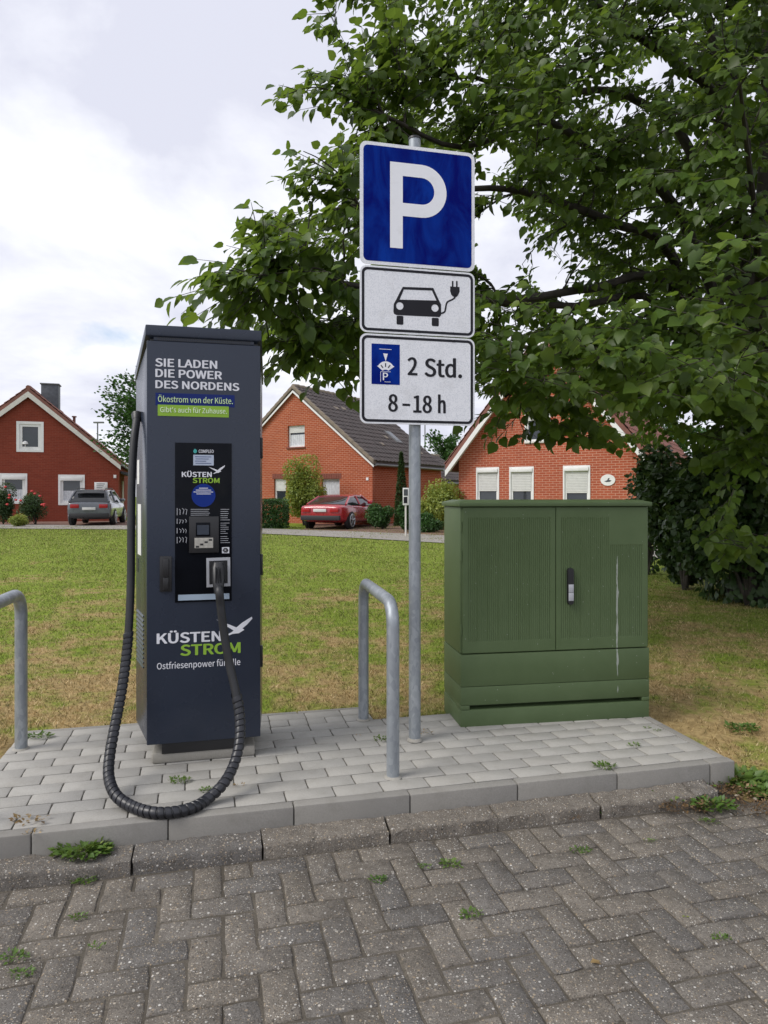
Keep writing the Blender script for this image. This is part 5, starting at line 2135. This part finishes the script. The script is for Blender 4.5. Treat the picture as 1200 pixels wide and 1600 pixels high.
add_branch([T(2.6), T(3.4) + np.array([1.2, -1.2, 0]), T(4.0) + np.array([2.6, -2.2, 0])], 0.068, 0.019, 8)
add_branch([T(2.4), T(3.2) + np.array([0.3, -1.6, 0]), T(3.7) + np.array([0.1, -3.2, 0]), T(3.6) + np.array([-0.3, -4.3, 0])], 0.062, 0.012, 8)
add_branch([T(2.8), T(3.7) + np.array([-0.9, -1.6, 0]), T(4.3) + np.array([-1.9, -3.2, 0])], 0.062, 0.012, 8)
add_branch([T(3.0), T(4.0) + np.array([0.6, 1.6, 0]), T(5.2) + np.array([0.9, 3.4, 0])], 0.068, 0.019, 8)
add_branch([T(2.6), T(3.2) + np.array([-1.8, 1.2, 0]), T(3.6) + np.array([-3.8, 1.8, 0])], 0.062, 0.019, 8)
add_branch([T(2.6), T(3.4) + np.array([2.0, 1.0, 0]), T(4.2) + np.array([3.8, 1.4, 0])], 0.062, 0.019, 8)

# where the picture shows foliage (photo pixels); tips that fall in view must lie inside
FOL = [(515, -60), (500, 0), (560, 50), (590, 75), (470, 105), (430, 145), (520, 165), (560, 185), (540, 215), (460, 240), (445, 275), (520, 290), (480, 320), (395, 335), (385, 360), (410, 375), (335, 415), (318, 452), (370, 470), (345, 497), (400, 512), (405, 560), (440, 590), (520, 600), (560, 590), (700, 610), (745, 610), (775, 665), (800, 655), (830, 690), (880, 680), (910, 705), (960, 700), (985, 735), (1010, 780), (1050, 800), (1100, 830), (1150, 860), (1260, 880), (1260, -60)]
SPARSE = [((742, 300, 800, 350), 0.02), ((742, 285, 812, 440), 0.12), ((840, 385, 905, 450), 0.1), ((930, 150, 1000, 195), 0.15), ((742, 225, 880, 255), 0.25), ((760, 570, 800, 640), 0.15), ((490, 290, 560, 320), 0.3)]


def inside(x, y, poly):
    c = False
    j = len(poly) - 1
    for i in range(len(poly)):
        xi, yi = poly[i]
        xj, yj = poly[j]
        if (yi > y) != (yj > y) and x < (xj - xi) * (y - yi) / (yj - yi) + xi:
            c = not c
        j = i
    return c


def fol_ok(p, tight=True):
    if p[1] < 0.5:
        return True
    x, y = proj(p)
    if x < -150 or x > 1240 or y < -60 or y > 1700:
        return True
    if not inside(x, y, FOL):
        return False
    for (a, b, c, d), pr in SPARSE:
        if a < x < c and b < y < d and RNG.random() > pr:
            return False
    return True


tips = []
for px, py, Y in ((318, 450, 4.25), (335, 425, 4.3), (350, 500, 4.4), (392, 345, 4.5), (405, 390, 4.4), (440, 150, 5.2), (475, 112, 5.3), (460, 250, 5.0), (450, 275, 4.9), (505, 5, 5.7), (520, 40, 5.8),
                  (410, 470, 4.3), (420, 530, 4.5), (440, 580, 4.6), (500, 590, 4.8), (470, 480, 4.5), (520, 400, 4.7), (540, 450, 4.6), (470, 420, 4.4), (520, 540, 4.7), (560, 120, 5.6), (530, 260, 5.1), (600, 60, 6.0), (545, 350, 4.8), (430, 440, 4.2), (480, 550, 4.5),
                  (780, 655, 5.6), (760, 610, 5.4), (820, 680, 5.8), (870, 675, 5.6), (905, 690, 5.5), (950, 690, 5.6), (850, 600, 4.9), (800, 560, 4.7), (760, 520, 4.8), (880, 520, 4.5), (930, 560, 4.4), (840, 480, 4.6), (980, 620, 4.7), (900, 620, 5.0), (960, 480, 4.6), (1020, 560, 4.5), (800, 480, 5.0),
                  (770, 470, 5.3), (860, 120, 5.2), (800, 90, 5.6), (760, 180, 5.8), (880, 90, 5.0), (830, 140, 5.2), (930, 250, 5.6), (1000, 270, 5.4), (1080, 290, 5.2), (1140, 300, 5.0), (850, 270, 5.9), (1150, 470, 3.6), (1185, 400, 3.5), (1175, 520, 3.7), (1190, 480, 3.4), (1145, 620, 4.2), (1180, 370, 3.3), (1100, 560, 4.6), (1165, 860, 6.0), (1135, 855, 6.2), (1195, 840, 5.6), (690, 40, 5.8), (1130, 20, 5.0), (1190, 90, 4.6), (1060, 60, 5.4), (960, 20, 5.6)):
    tips.append((A(px, py, Y), 1.0))
while len(tips) < 680:
    a = RNG.normal(size=3)
    a /= np.linalg.norm(a)
    rad = RNG.random() ** 0.38
    c = np.array([4.3, 8.1, 5.6])
    p = c + a * np.array([5.3, 5.2, 4.9]) * rad
    if p[2] < 2.0 + 0.10 * abs(p[0] - 4.3):
        continue
    if not fol_ok(p):
        continue
    if p[1] < 4.2 + RNG.random() * 0.4 and (p[2] - H) / max(p[1], 0.1) < 0.86:
        continue
    if proj(p)[0] > 640 and p[1] < 5.9 + RNG.random() and proj(p)[1] > -300:
        continue
    tips.append((p, 0.0))
# the crown goes on overhead and to the right, outside the picture
for k in range(90):
    Y = RNG.uniform(2.4, 5.6)
    if k < 60:
        p = np.array([RNG.uniform(1.9, 6.8), Y, H + Y * RNG.uniform(0.95, 1.35)])
    else:
        p = np.array([Y * RNG.uniform(0.72, 1.15), Y, RNG.uniform(2.2, 4.6)])
    tips.append((p, 0.6))
# low inner foliage in the shaded lower right
n_low = 0
while n_low < 110:
    px, py, Y = RNG.uniform(880, 1230), RNG.uniform(480, 760), RNG.uniform(5.4, 9.5)
    if py > 560 + (px - 880) * 0.62:
        continue
    p = A(px, py, Y)
    tips.append((p, 0.5))
    n_low += 1

# boughs filling the part of the crown that the picture shows
n_in = 0
while n_in < 330:
    px, py = RNG.uniform(300, 1240), RNG.uniform(-60, 700)
    if px > 700 and RNG.random() < 0.45:
        continue
    lo = 4.35 + max(0, 300 - py) * 0.004
    Y = lo + 2.4 * RNG.random() ** 1.2 if px < 640 else 5.7 + 4.2 * RNG.random()
    p = A(px, py, Y)
    if 740 < px < 1000 and py > 640 or not fol_ok(p):
        continue
    tips.append((p, 0.7))
    n_in += 1

tips.sort(key=lambda t: np.linalg.norm(t[0] - T(3.0)))
LP, LD, LN, LS = [], [], [], []
UPV = np.array([0, 0, 1.0])


def put_leaf(p, d, out, s):
    """a leaf on a short stalk, blade hanging outwards and down"""
    LP.append(p)
    LD.append(d * 0.6 + out * 0.35)
    LN.append(out * 0.55)
    LS.append(s)


for tip, kind in tips:
    vv = tip - NP_[:NC]
    LL = np.linalg.norm(vv, axis=1)
    cost = LL + 0.35 * np.maximum(0, NP_[:NC, 2] - tip[2]) + np.where(NR_[:NC] < 0.010, 0.5, 0.0) - 0.8 * np.minimum(NR_[:NC], 0.06)
    cost[LL < 0.25] = 1e9
    bi = int(np.argmin(cost))
    p0, r0 = NP_[bi].copy(), NR_[bi]
    v = tip - p0
    L = np.linalg.norm(v)
    side = np.cross(v, UPV)
    side = side / (np.linalg.norm(side) + 1e-6)
    bow = 0.10 * L
    c1 = p0 + v * 0.35 + UPV * bow + side * RNG.normal(0, 0.05) * L
    c2 = p0 + v * 0.72 + UPV * bow * 0.9 + side * RNG.normal(0, 0.05) * L
    rb = min(r0 * 0.75, 0.008 + 0.010 * L)
    add_branch([p0, c1, c2, tip], rb, 0.0028, 5)
    pp = np.array([tuple(q) for q in branches[-1][0]])
    seg = np.linalg.norm(np.diff(pp, axis=0), axis=1)
    cum = np.concatenate([[0], np.cumsum(seg)])
    tot = cum[-1]
    span = min(tot * 0.92, 1.5)
    s = tot - span
    flip = 1
    outw = tip - T(tip[2])
    outw[2] = 0
    outw /= (np.linalg.norm(outw) + 1e-6)
    while s < tot:
        q = np.array([np.interp(s, cum, pp[:, k]) for k in range(3)])
        q2 = np.array([np.interp(min(s + 0.05, tot), cum, pp[:, k]) for k in range(3)])
        d = q2 - q
        d = d / (np.linalg.norm(d) + 1e-6)
        frac = (tot - s) / span
        tl = (0.10 + 0.46 * frac ** 0.8) * RNG.uniform(0.7, 1.2)
        sd = np.cross(d, UPV)
        sd = sd / (np.linalg.norm(sd) + 1e-6) * flip
        flip = -flip
        td = d * 0.62 + sd * 0.75 + UPV * RNG.normal(0.02, 0.22)
        td /= np.linalg.norm(td)
        tend = q + td * tl + np.array([0, 0, -0.12 * tl])
        if fol_ok(tend) or kind == 1.0:
            branches.append(([Vector(q), Vector((q + tend) / 2 + UPV * 0.02 * tl), Vector(tend)], [0.004, 0.003, 0.0015], 4))
            m = max(2, int(tl / 0.042))
            for i in range(m + 1):
                t = (i + 0.35) / (m + 0.35)
                lp = q + (tend - q) * t
                sd2 = np.cross(td, UPV)
                sd2 /= (np.linalg.norm(sd2) + 1e-6)
                dl = td * (0.5 if i < m else 1.2) + sd2 * (0.7 if i % 2 else -0.7) * (1 if i < m else 0.1)
                put_leaf(lp, dl, outw, RNG.uniform(0.060, 0.108))
        s += RNG.uniform(0.06, 0.11)
    put_leaf(tip, d, outw, 0.055)

LP, LD, LN, LS = np.array(LP), np.array(LD), np.array(LN), np.array(LS)
LD = LD + np.array([0, 0, -0.55]) + RNG.normal(0, 0.28, LD.shape)
LN = LN + np.array([0, 0, 0.75]) + RNG.normal(0, 0.32, LN.shape)
LP = LP + LD * 0.025
print('tree leaves', len(LP), 'branches', len(branches))
# branches as one mesh part
mb = MB()
for pp, rr, seg in branches:
    mb.tube([Vector(p) - OFF for p in pp], [float(x) for x in rr], seg, caps=False)
mb.build('branches', MT['bark'], tree)
# the 300 leaves that show largest are parts of their own, the rest one crown
pxx = 600 + F * LP[:, 0] / LP[:, 1]
pyy = HZ - F * (LP[:, 2] - H) / LP[:, 1]
vis = (pxx > 0) & (pxx < 1200) & (pyy > 0) & (pyy < 1600)
signbox = (pxx > 560) & (pxx < 745) & (pyy > 220) & (pyy < 662)
score = np.where(vis & ~signbox, LS / LP[:, 1], 0)
order = np.argsort(-score)
near = order[:300]
mask = np.ones(len(LP), bool)
mask[near] = False
close = mask & (LP[:, 1] < 7.5) & (pxx > -300) & (pxx < 1500) & (pyy > -300)
far_ = mask & ~close
cr = obj('crown', leaves('crown', LP[close] - TB, LD[close], LN[close], LS[close], 'lime'), MT['leaf'], tree)
tag(cr, kind='stuff')
cr = obj('crown', leaves('crown', LP[far_] - TB, LD[far_], LN[far_], LS[far_] * 1.05, 'hex'), MT['leaf'], tree)
tag(cr, kind='stuff')
lv = [mesh_np('leaf', LIME_V, LIME_F, {'rnd': np.full(12, t)}) for t in (0.1, 0.3, 0.5, 0.65, 0.8, 0.97)]
for m_ in lv:
    m_.materials.append(MT['leaf'])
for i in near:
    d = LD[i] / np.linalg.norm(LD[i])
    n = LN[i] - d * (LN[i] @ d)
    n /= np.linalg.norm(n)
    b = np.cross(n, d)
    o = obj('leaf', lv[int(RNG.integers(0, len(lv)))], None, tree)
    mtx = Matrix(((d[0], b[0], n[0], 0), (d[1], b[1], n[1], 0), (d[2], b[2], n[2], 0), (0, 0, 0, 1)))
    o.matrix_local = Matrix.Translation(Vector(LP[i] - TB)) @ mtx @ Matrix.Scale(float(LS[i]), 4)


# ---- shrubs, hedges, far trees: stems and a crown of leaves
def shrub(name, base, rx, ry, h, n, size, mat, label, cat='shrub', group=None, shape='oval', lumps=7, floor=0.0, seed=0, cone=False, stemr=0.02, boxy=False):
    rg = np.random.default_rng(seed + 77)
    base = np.array(base, float)
    root = empty(name, base, 0)
    tag(root, label, cat, group)
    mb = MB()
    lump = []
    for i in range(lumps):
        a = rg.random() * 6.283
        q = rg.random() ** 0.6 * 0.62
        z = floor + (h - floor) * (0.25 + 0.55 * rg.random())
        k = (1 - 0.75 * z / h) if cone else 1.0
        c = np.array([math.cos(a) * q * rx * k, math.sin(a) * q * ry * k, z])
        lump.append((c, rg.uniform(0.34, 0.62)))
        mb.tube([Vector((0, 0, -0.05)), Vector((c[0] * 0.35, c[1] * 0.35, c[2] * 0.5)), Vector(c)], [stemr, stemr * 0.7, stemr * 0.3], 6, caps=False)
    mb.build('stem', MT['bark'], root)
    P = []
    if boxy:
        u = rg.random((n, 3)) * 2 - 1
        k = np.argmax(np.abs(u) + rg.random((n, 3)) * 0.4, axis=1)
        u[np.arange(n), k] = np.sign(u[np.arange(n), k]) * (0.9 + 0.1 * rg.random(n))
        u *= (1 - 0.35 * rg.random((n, 1)) ** 2.0)
        P = u * np.array([rx, ry, h / 2]) + np.array([0, 0, h / 2])
        out = u.copy()
    elif cone:
        z = rg.random(n) ** 1.5 * h
        a = rg.random(n) * 6.283
        rr = (1 - (z / h) ** 1.4) * (0.75 + 0.25 * rg.random(n)) + 0.05
        P = np.stack([np.cos(a) * rr * rx, np.sin(a) * rr * ry, z], -1)
        out = np.stack([np.cos(a), np.sin(a), np.full(n, 0.7)], -1)
    else:
        li = rg.integers(0, lumps, n)
        cc = np.array([l[0] for l in lump])[li]
        rr = np.array([l[1] for l in lump])[li]
        d = nz(rg.normal(size=(n, 3)))
        q = (0.45 + 0.59 * rg.random(n) ** 0.6) * rr
        P = cc + d * q[:, None] * np.array([rx, ry, h * 0.55])
        P[:, 2] = np.clip(P[:, 2], floor + 0.02 * rg.random(n), h * 1.04)
        out = d
    D = out * 0.5 + rg.normal(0, 0.55, (n, 3)) + np.array([0, 0, -0.15])
    Nn = out + np.array([0, 0, 0.6]) + rg.normal(0, 0.4, (n, 3))
    sz = size * (0.7 + 0.6 * rg.random(n))
    o = obj('crown', leaves('crown', P, D, Nn, sz, shape), mat, root)
    tag(o, kind='stuff')
    return root


def gx(px, py, z=-0.02):
    return gp(px, py, z)


# dark undergrowth round the tree's foot
for i, (px, py, Y, rx, h, n, mt, lab) in enumerate((
        (1070, 905, 9.2, 0.62, 1.75, 8500, 'dleaf', 'dark leafy undergrowth shrub next to the green cabinet under the tree'),
        (1170, 935, 7.9, 0.85, 1.9, 11000, 'dleaf', 'dense dark ivy shrub wrapped round the foot of the tree trunk'),
        (1010, 880, 11.0, 0.55, 1.95, 4200, 'dleaf', 'loose twiggy shrub behind the green cabinet with thin upright stems'),
        (1300, 930, 8.4, 1.2, 2.2, 5000, 'dleaf', 'dark ivy shrub on the far side of the tree trunk'))):
    b = ((px - 600) / F * Y, Y, -0.03)
    shrub('undergrowth_shrub', b, rx, rx * 0.8, h, n, 0.075, MT[mt], lab, lumps=12, seed=i, shape='hex', stemr=0.025)
# ivy up the trunk
rg = np.random.default_rng(4)
n = 5200
z = rg.random(n) * 3.6
a = rg.random(n) * 6.283
rr = np.interp(z, [0, 1, 2, 3.6], [0.55, 0.42, 0.36, 0.28]) * (0.8 + 0.45 * rg.random(n))
P = np.stack([np.cos(a) * rr, np.sin(a) * rr, z], -1)
out = np.stack([np.cos(a), np.sin(a), np.zeros(n)], -1)
iv = empty('ivy', TB, 0)
tag(iv, 'dark ivy climbing the trunk of the big tree', 'ivy')
MB().tube([(0.27, -0.24, 0), (0.19, -0.26, 1.2), (0.05, -0.28, 2.6)], [0.03, 0.02, 0.01], 8).build('stem', MT['bark'], iv)
tag(obj('foliage', leaves('foliage', P, out * 0.3 + np.array([0, 0, -0.8]) + rg.normal(0, 0.35, (n, 3)), out + rg.normal(0, 0.3, (n, 3)) + np.array([0, 0, 0.3]), 0.06 + 0.04 * rg.random(n), 'hex'), MT['dleaf'], iv), kind='stuff')

# planting in front of the houses
FAR = [
    # name, px, base y, half width px, top y, n, leaf, mat, label, kwargs
    ('hedge', 428, 825, 19, 780, 3200, 0.075, 'hleaf', 'clipped dark green hedge beside the red car', dict(cat='hedge', boxy=True)),
    ('rounded_shrub', 474, 821, 36, 716, 5200, 0.10, 'yleaf', 'tall yellow-green shrub in front of the dark-roofed house', dict(lumps=11, floor=0.4)),
    ('rounded_shrub', 598, 827, 23, 786, 2400, 0.085, 'hleaf', 'bright green rounded shrub at the corner of the dark-roofed house', dict(lumps=9)),
    ('rounded_shrub', 548, 815, 14, 776, 1200, 0.085, 'yleaf', 'small yellow-green shrub behind the red car', dict(lumps=6)),
    ('columnar_conifer', 627, 822, 9, 707, 2600, 0.085, 'dleaf', 'slim dark conifer at the flank of the dark-roofed house', dict(cat='conifer', cone=True)),
    ('rounded_shrub', 632, 831, 14, 786, 1900, 0.08, 'hleaf', 'low green shrub around the notice board post', dict(lumps=7)),
    ('rounded_shrub', 690, 828, 44, 752, 5200, 0.10, 'yleaf', 'broad yellow-green shrub between the two tiled houses', dict(lumps=13)),
    ('rounded_shrub', 672, 832, 20, 800, 1700, 0.08, 'hleaf', 'dark low shrub at the foot of the broad yellow-green shrub', dict(lumps=7)),
    ('rose_bush', 56, 820, 24, 768, 2600, 0.07, 'dleaf', 'dark rose bush with red blooms between the ground floor windows', dict(lumps=9, cat='rose bush')),
    ('rose_bush', 5, 820, 20, 758, 2600, 0.08, 'dleaf', 'leafy rose bush under the red-roofed house window beside the frame edge', dict(lumps=9, cat='rose bush')),
    ('rounded_shrub', 29, 823, 14, 803, 1100, 0.07, 'yleaf', 'low pale green cushion plant in front of the rose bushes', dict(lumps=6)),
]
for i, (nm, px, by, hwp, ty, n, sz, mt, lab, kw) in enumerate(FAR):
    b = gx(px, by, -0.02)
    Y = b.y
    h = at(px, ty, Y).z + 0.02
    r = hwp / F * Y * 1.15
    n = int(n * 2.2)
    root = shrub(nm, b, r, r * 0.8, h, n, sz, MT[mt], lab, seed=20 + i, **kw)
    if nm == 'rose_bush':
        rg = random.Random(i)
        for k in range(9):
            a = rg.uniform(0, 6.28)
            mb = MB()
            c = Vector((math.cos(a) * r * 0.8, -r * 0.62 - 0.02, h * rg.uniform(0.45, 1.0)))
            mb.tube([c, c + Vector((0, -0.02, 0.05)), c + Vector((0, -0.03, 0.08))], [0.03, 0.065, 0.03], 8)
            mb.build('rose_bloom', MT['rose'], root)
# a clump of ornamental tree left of the station, trees far behind
def small_tree(name, base, h, crown_r, n, size, mat, label, seed, z0=0.35):
    rg = np.random.default_rng(seed)
    root = empty(name, base, 0)
    tag(root, label, 'tree')
    MB().tube([(0, 0, -0.1), (0.05, 0, h * 0.4), (0.0, 0.05, h * 0.85)], [0.12 * h / 5, 0.08 * h / 5, 0.02], 9).build('trunk', MT['bark'], root)
    mb = MB()
    P, D = [], []
    for k in range(46):
        z = h * (z0 + (0.97 - z0) * rg.random())
        a = rg.random() * 6.283
        L = crown_r * (1.05 - 0.65 * abs((z / h - z0) / (1 - z0) - 0.3)) * rg.uniform(0.6, 1.05)
        e = np.array([math.cos(a) * L, math.sin(a) * L, z + rg.uniform(0.0, 0.14) * h])
        s = np.array([0, 0, z - 0.05 * h])
        mb.tube([Vector(s), Vector((s + e) / 2 + np.array([0, 0, 0.03 * h])), Vector(e)], [0.03, 0.02, 0.006], 5, caps=False)
        m = n // 46
        t = rg.random(m) ** 0.6
        q = s + (e - s) * t[:, None] + rg.normal(0, 0.085 * crown_r, (m, 3))
        P.append(q)
        D.append(np.tile(e - s, (m, 1)) / L)
    mb.build('branches', MT['bark'], root)
    P, D = np.concatenate(P), np.concatenate(D)
    k = len(P)
    tag(obj('crown', leaves('crown', P, D + rg.normal(0, 0.7, (k, 3)), np.array([0, 0, 1.0]) + rg.normal(0, 0.6, (k, 3)), size * (0.7 + 0.6 * rg.random(k)), 'hex'), mat, root), kind='stuff')
    return root


q = gx(222, 822)
small_tree('young_tree', (at(228, 700, 25).x, 25, -0.02), at(215, 592, 25).z, 1.75, 5200, 0.12, MT['hleaf'], 'young leafy tree beside the red-roofed house, half hidden by the station', 3, 0.42)
small_tree('garden_tree', (at(692, 700, 46).x, 46, -0.02), at(692, 680, 46).z, 1.9, 3600, 0.17, MT['hleaf'], 'small garden tree behind the brown-roofed annex', 5, 0.3)
small_tree('garden_tree', (at(1240, 700, 30).x, 30, -0.02), 6.0, 2.6, 5000, 0.17, MT['dleaf'], 'garden tree to the right of the light red brick house', 6, 0.25)
small_tree('garden_tree', (at(1090, 700, 34).x, 36, -0.02), 5.0, 2.6, 4200, 0.18, MT['hleaf'], 'garden tree behind the light red brick house', 8, 0.2)

# ---- weeds in the joints, litter
def weed(px, py, z, r, n, mat, label, group, flat=True, cat='weed', k=1.0):
    if mat == 'weed':
        r, n = r * 1.3, int(n * 1.5)
    b = gp(px, py, z)
    rg = np.random.default_rng(int(px * 7 + py))
    root_p = np.array(tuple(b))
    a = rg.random(n) * 6.283
    q = rg.random(n) ** 0.6 * r
    P = np.stack([np.cos(a) * q * 1.35, np.sin(a) * q * 0.75, 0.002 + rg.random(n) * r * (0.30 if flat else 0.6)], -1)
    out = np.stack([np.cos(a), np.sin(a), np.full(n, 0.45 if flat else 1.2)], -1)
    L = leaves('weed', P, out + rg.normal(0, 0.35, (n, 3)), np.array([0, 0, 1.0]) + rg.normal(0, 0.35, (n, 3)), r * (0.28 + 0.4 * rg.random(n)) * (0.8 if n > 60 else 1.0) * k, 'oval' if flat else 'oval')
    o = obj('weed', L, MT[mat], None)
    o.location = b
    tag(o, label, cat, group)
    return o


MT['litter'] = leaf_mat('brown litter', (0.055, 0.032, 0.018), (0.14, 0.085, 0.04), (0.30, 0.20, 0.10), 0.1)
gpad, groad = 'weeds in the pad joints', 'weeds in the road joints'
lpad, lroad = 'small weed growing in a joint of the light grey pad', 'small weed growing in a joint of the pebbly road'
twin = 'tiny weed sprig on the pad close to the right front corner of the cabinet'
for px, py, r, n, lab in ((62, 1152, 0.035, 60, 'green weed tuft at the foot of the hoop on the cable side'), (281, 1221, 0.026, 60, 'green weed tuft in a pad joint inside the cable loop'),
                          (323, 1236, 0.018, 34, 'tiny green weed touching the inner side of the cable loop'), (598, 1158, 0.024, 60, 'upright bright weed tuft beside the hoop next to the sign post'),
                          (944, 1199, 0.030, 70, 'dense green weed tuft at the pad edging in front of the cabinet'), (990, 1166, 0.02, 22, 'thin flat weed lying on the pad in front of the cabinet'),
                          (1011, 1138, 0.012, 14, twin), (1027, 1142, 0.012, 14, twin)):
    weed(px, py, 0.0, r, n, 'weed', lab, gpad, flat=(px != 598))
for px, py, r, n, lab in ((45, 1284, 0.045, 30, 'wide dry straw tuft in the joint behind the pad edging'), (48, 1303, 0.025, 14, 'small dry straw wisp lying right on the pad edging'),
                          (372, 1228, 0.02, 14, 'dry straw wisp in a joint just outside the cable loop'), (662, 1146, 0.028, 18, 'dry straw wisp at the foot of the sign post'),
                          (560, 1150, 0.012, 12, 'tiny dry straw wisp behind the hoop next to the sign post')):
    weed(px, py, 0.0, r, n, 'dryleaf', lab, 'dry tufts in the pad joints', cat='dry grass')
for px, py, r, n in ((24, 1497, 0.024, 50), (36, 1523, 0.020, 36), (124, 1434, 0.016, 36), (150, 1480, 0.014, 20), (706, 1352, 0.022, 40), (664, 1356, 0.014, 24), (592, 1377, 0.018, 36), (736, 1430, 0.020, 40), (907, 1331, 0.022, 44), (1126, 1467, 0.016, 30), (710, 1298, 0.034, 50), (1108, 1285, 0.020, 30), (1016, 1316, 0.014, 14)):
    weed(px, py, ROADZ, r, n, 'weed', lroad, groad)
KT = ROADZ + 0.058
weed(128, 1333, KT, 0.055, 190, 'weed', 'dark green weed clump growing between pad edging and worn kerb', None)
weed(130, 1377, ROADZ, 0.024, 60, 'weed', 'small weed clump at the foot of the worn kerb', None)
for px, py, r, n, mt in ((1030, 1250, 0.055, 170, 'weed'), (1085, 1225, 0.06, 170, 'weed'), (930, 1264, 0.035, 70, 'weed'), (1150, 1222, 0.08, 220, 'weed'), (1115, 1262, 0.05, 110, 'weed'), (1190, 1240, 0.06, 120, 'weed'), (1160, 1140, 0.05, 90, 'weed'), (1100, 1085, 0.05, 90, 'weed')):
    weed(px, py, -0.12 if py > 1200 else -0.06, r, n, mt, 'green weed clump in the soil at the end of the kerb', 'weed clumps at the end of the kerb')
for px, py, r, n in ((960, 1262, 0.06, 90), (1060, 1262, 0.09, 140), (1125, 1240, 0.10, 150), (1180, 1265, 0.08, 110), (1150, 1185, 0.09, 120), (880, 1278, 0.05, 50), (1170, 1200, 0.08, 100)):
    weed(px, py, -0.128, r * 1.2, n * 4, 'litter', 'dry straw and leaf litter gathered at the end of the kerb', 'dry litter at the end of the kerb', cat='dry litter', k=0.33)
MT['pebble'] = plain('pale pebble', (0.42, 0.36, 0.28), 0.8, var=0.25, scale=30)
rg = random.Random(9)
for px, py, r in ((1122, 1232, 0.014), (1052, 1247, 0.012), (1074, 1247, 0.010), (1152, 1246, 0.010), (1100, 1264, 0.009), (1180, 1250, 0.009)):
    b = gp(px, py, -0.128)
    mb = MB()
    v, f = [], []
    for i in range(5):
        t = math.pi * i / 4
        for k in range(8):
            a = 2 * math.pi * k / 8
            j = rg.uniform(0.8, 1.15)
            v.append((math.sin(t) * math.cos(a) * r * 1.3 * j, math.sin(t) * math.sin(a) * r * j, r * 0.7 - math.cos(t) * r * 0.7))
    for i in range(4):
        for k in range(8):
            f.append((i * 8 + k, i * 8 + (k + 1) % 8, (i + 1) * 8 + (k + 1) % 8, (i + 1) * 8 + k))
    mb.add(v, f)
    o = mb.build('pebble', MT['pebble'])
    o.location = b
    tag(o, 'pale pebble lying in the litter at the end of the kerb', 'pebble', 'pebbles at the end of the kerb')
# fallen leaves and a feather-light twig on the road
for px, py, mt, lab in ((922, 1504, 'dryleaf', 'pale dry twig leaf lying on the road pavers'), (1066, 1432, 'yleaf', 'tiny yellow leaf lying on the road pavers')):
    b = gp(px, py, ROADZ + 0.006)
    P = np.zeros((2, 3))
    P[1, 0] = 0.012
    o = obj('fallen_leaf', leaves('fallen_leaf', P, np.array([[1, 0.3, 0.05], [1, -0.2, 0.1]]), np.array([[0, 0, 1.0], [0.1, 0, 1]]), np.array([0.035, 0.02]) if mt == 'dryleaf' else np.array([0.012, 0.012]), 'oval'), MT[mt])
    o.location = b
    tag(o, lab, 'leaf')
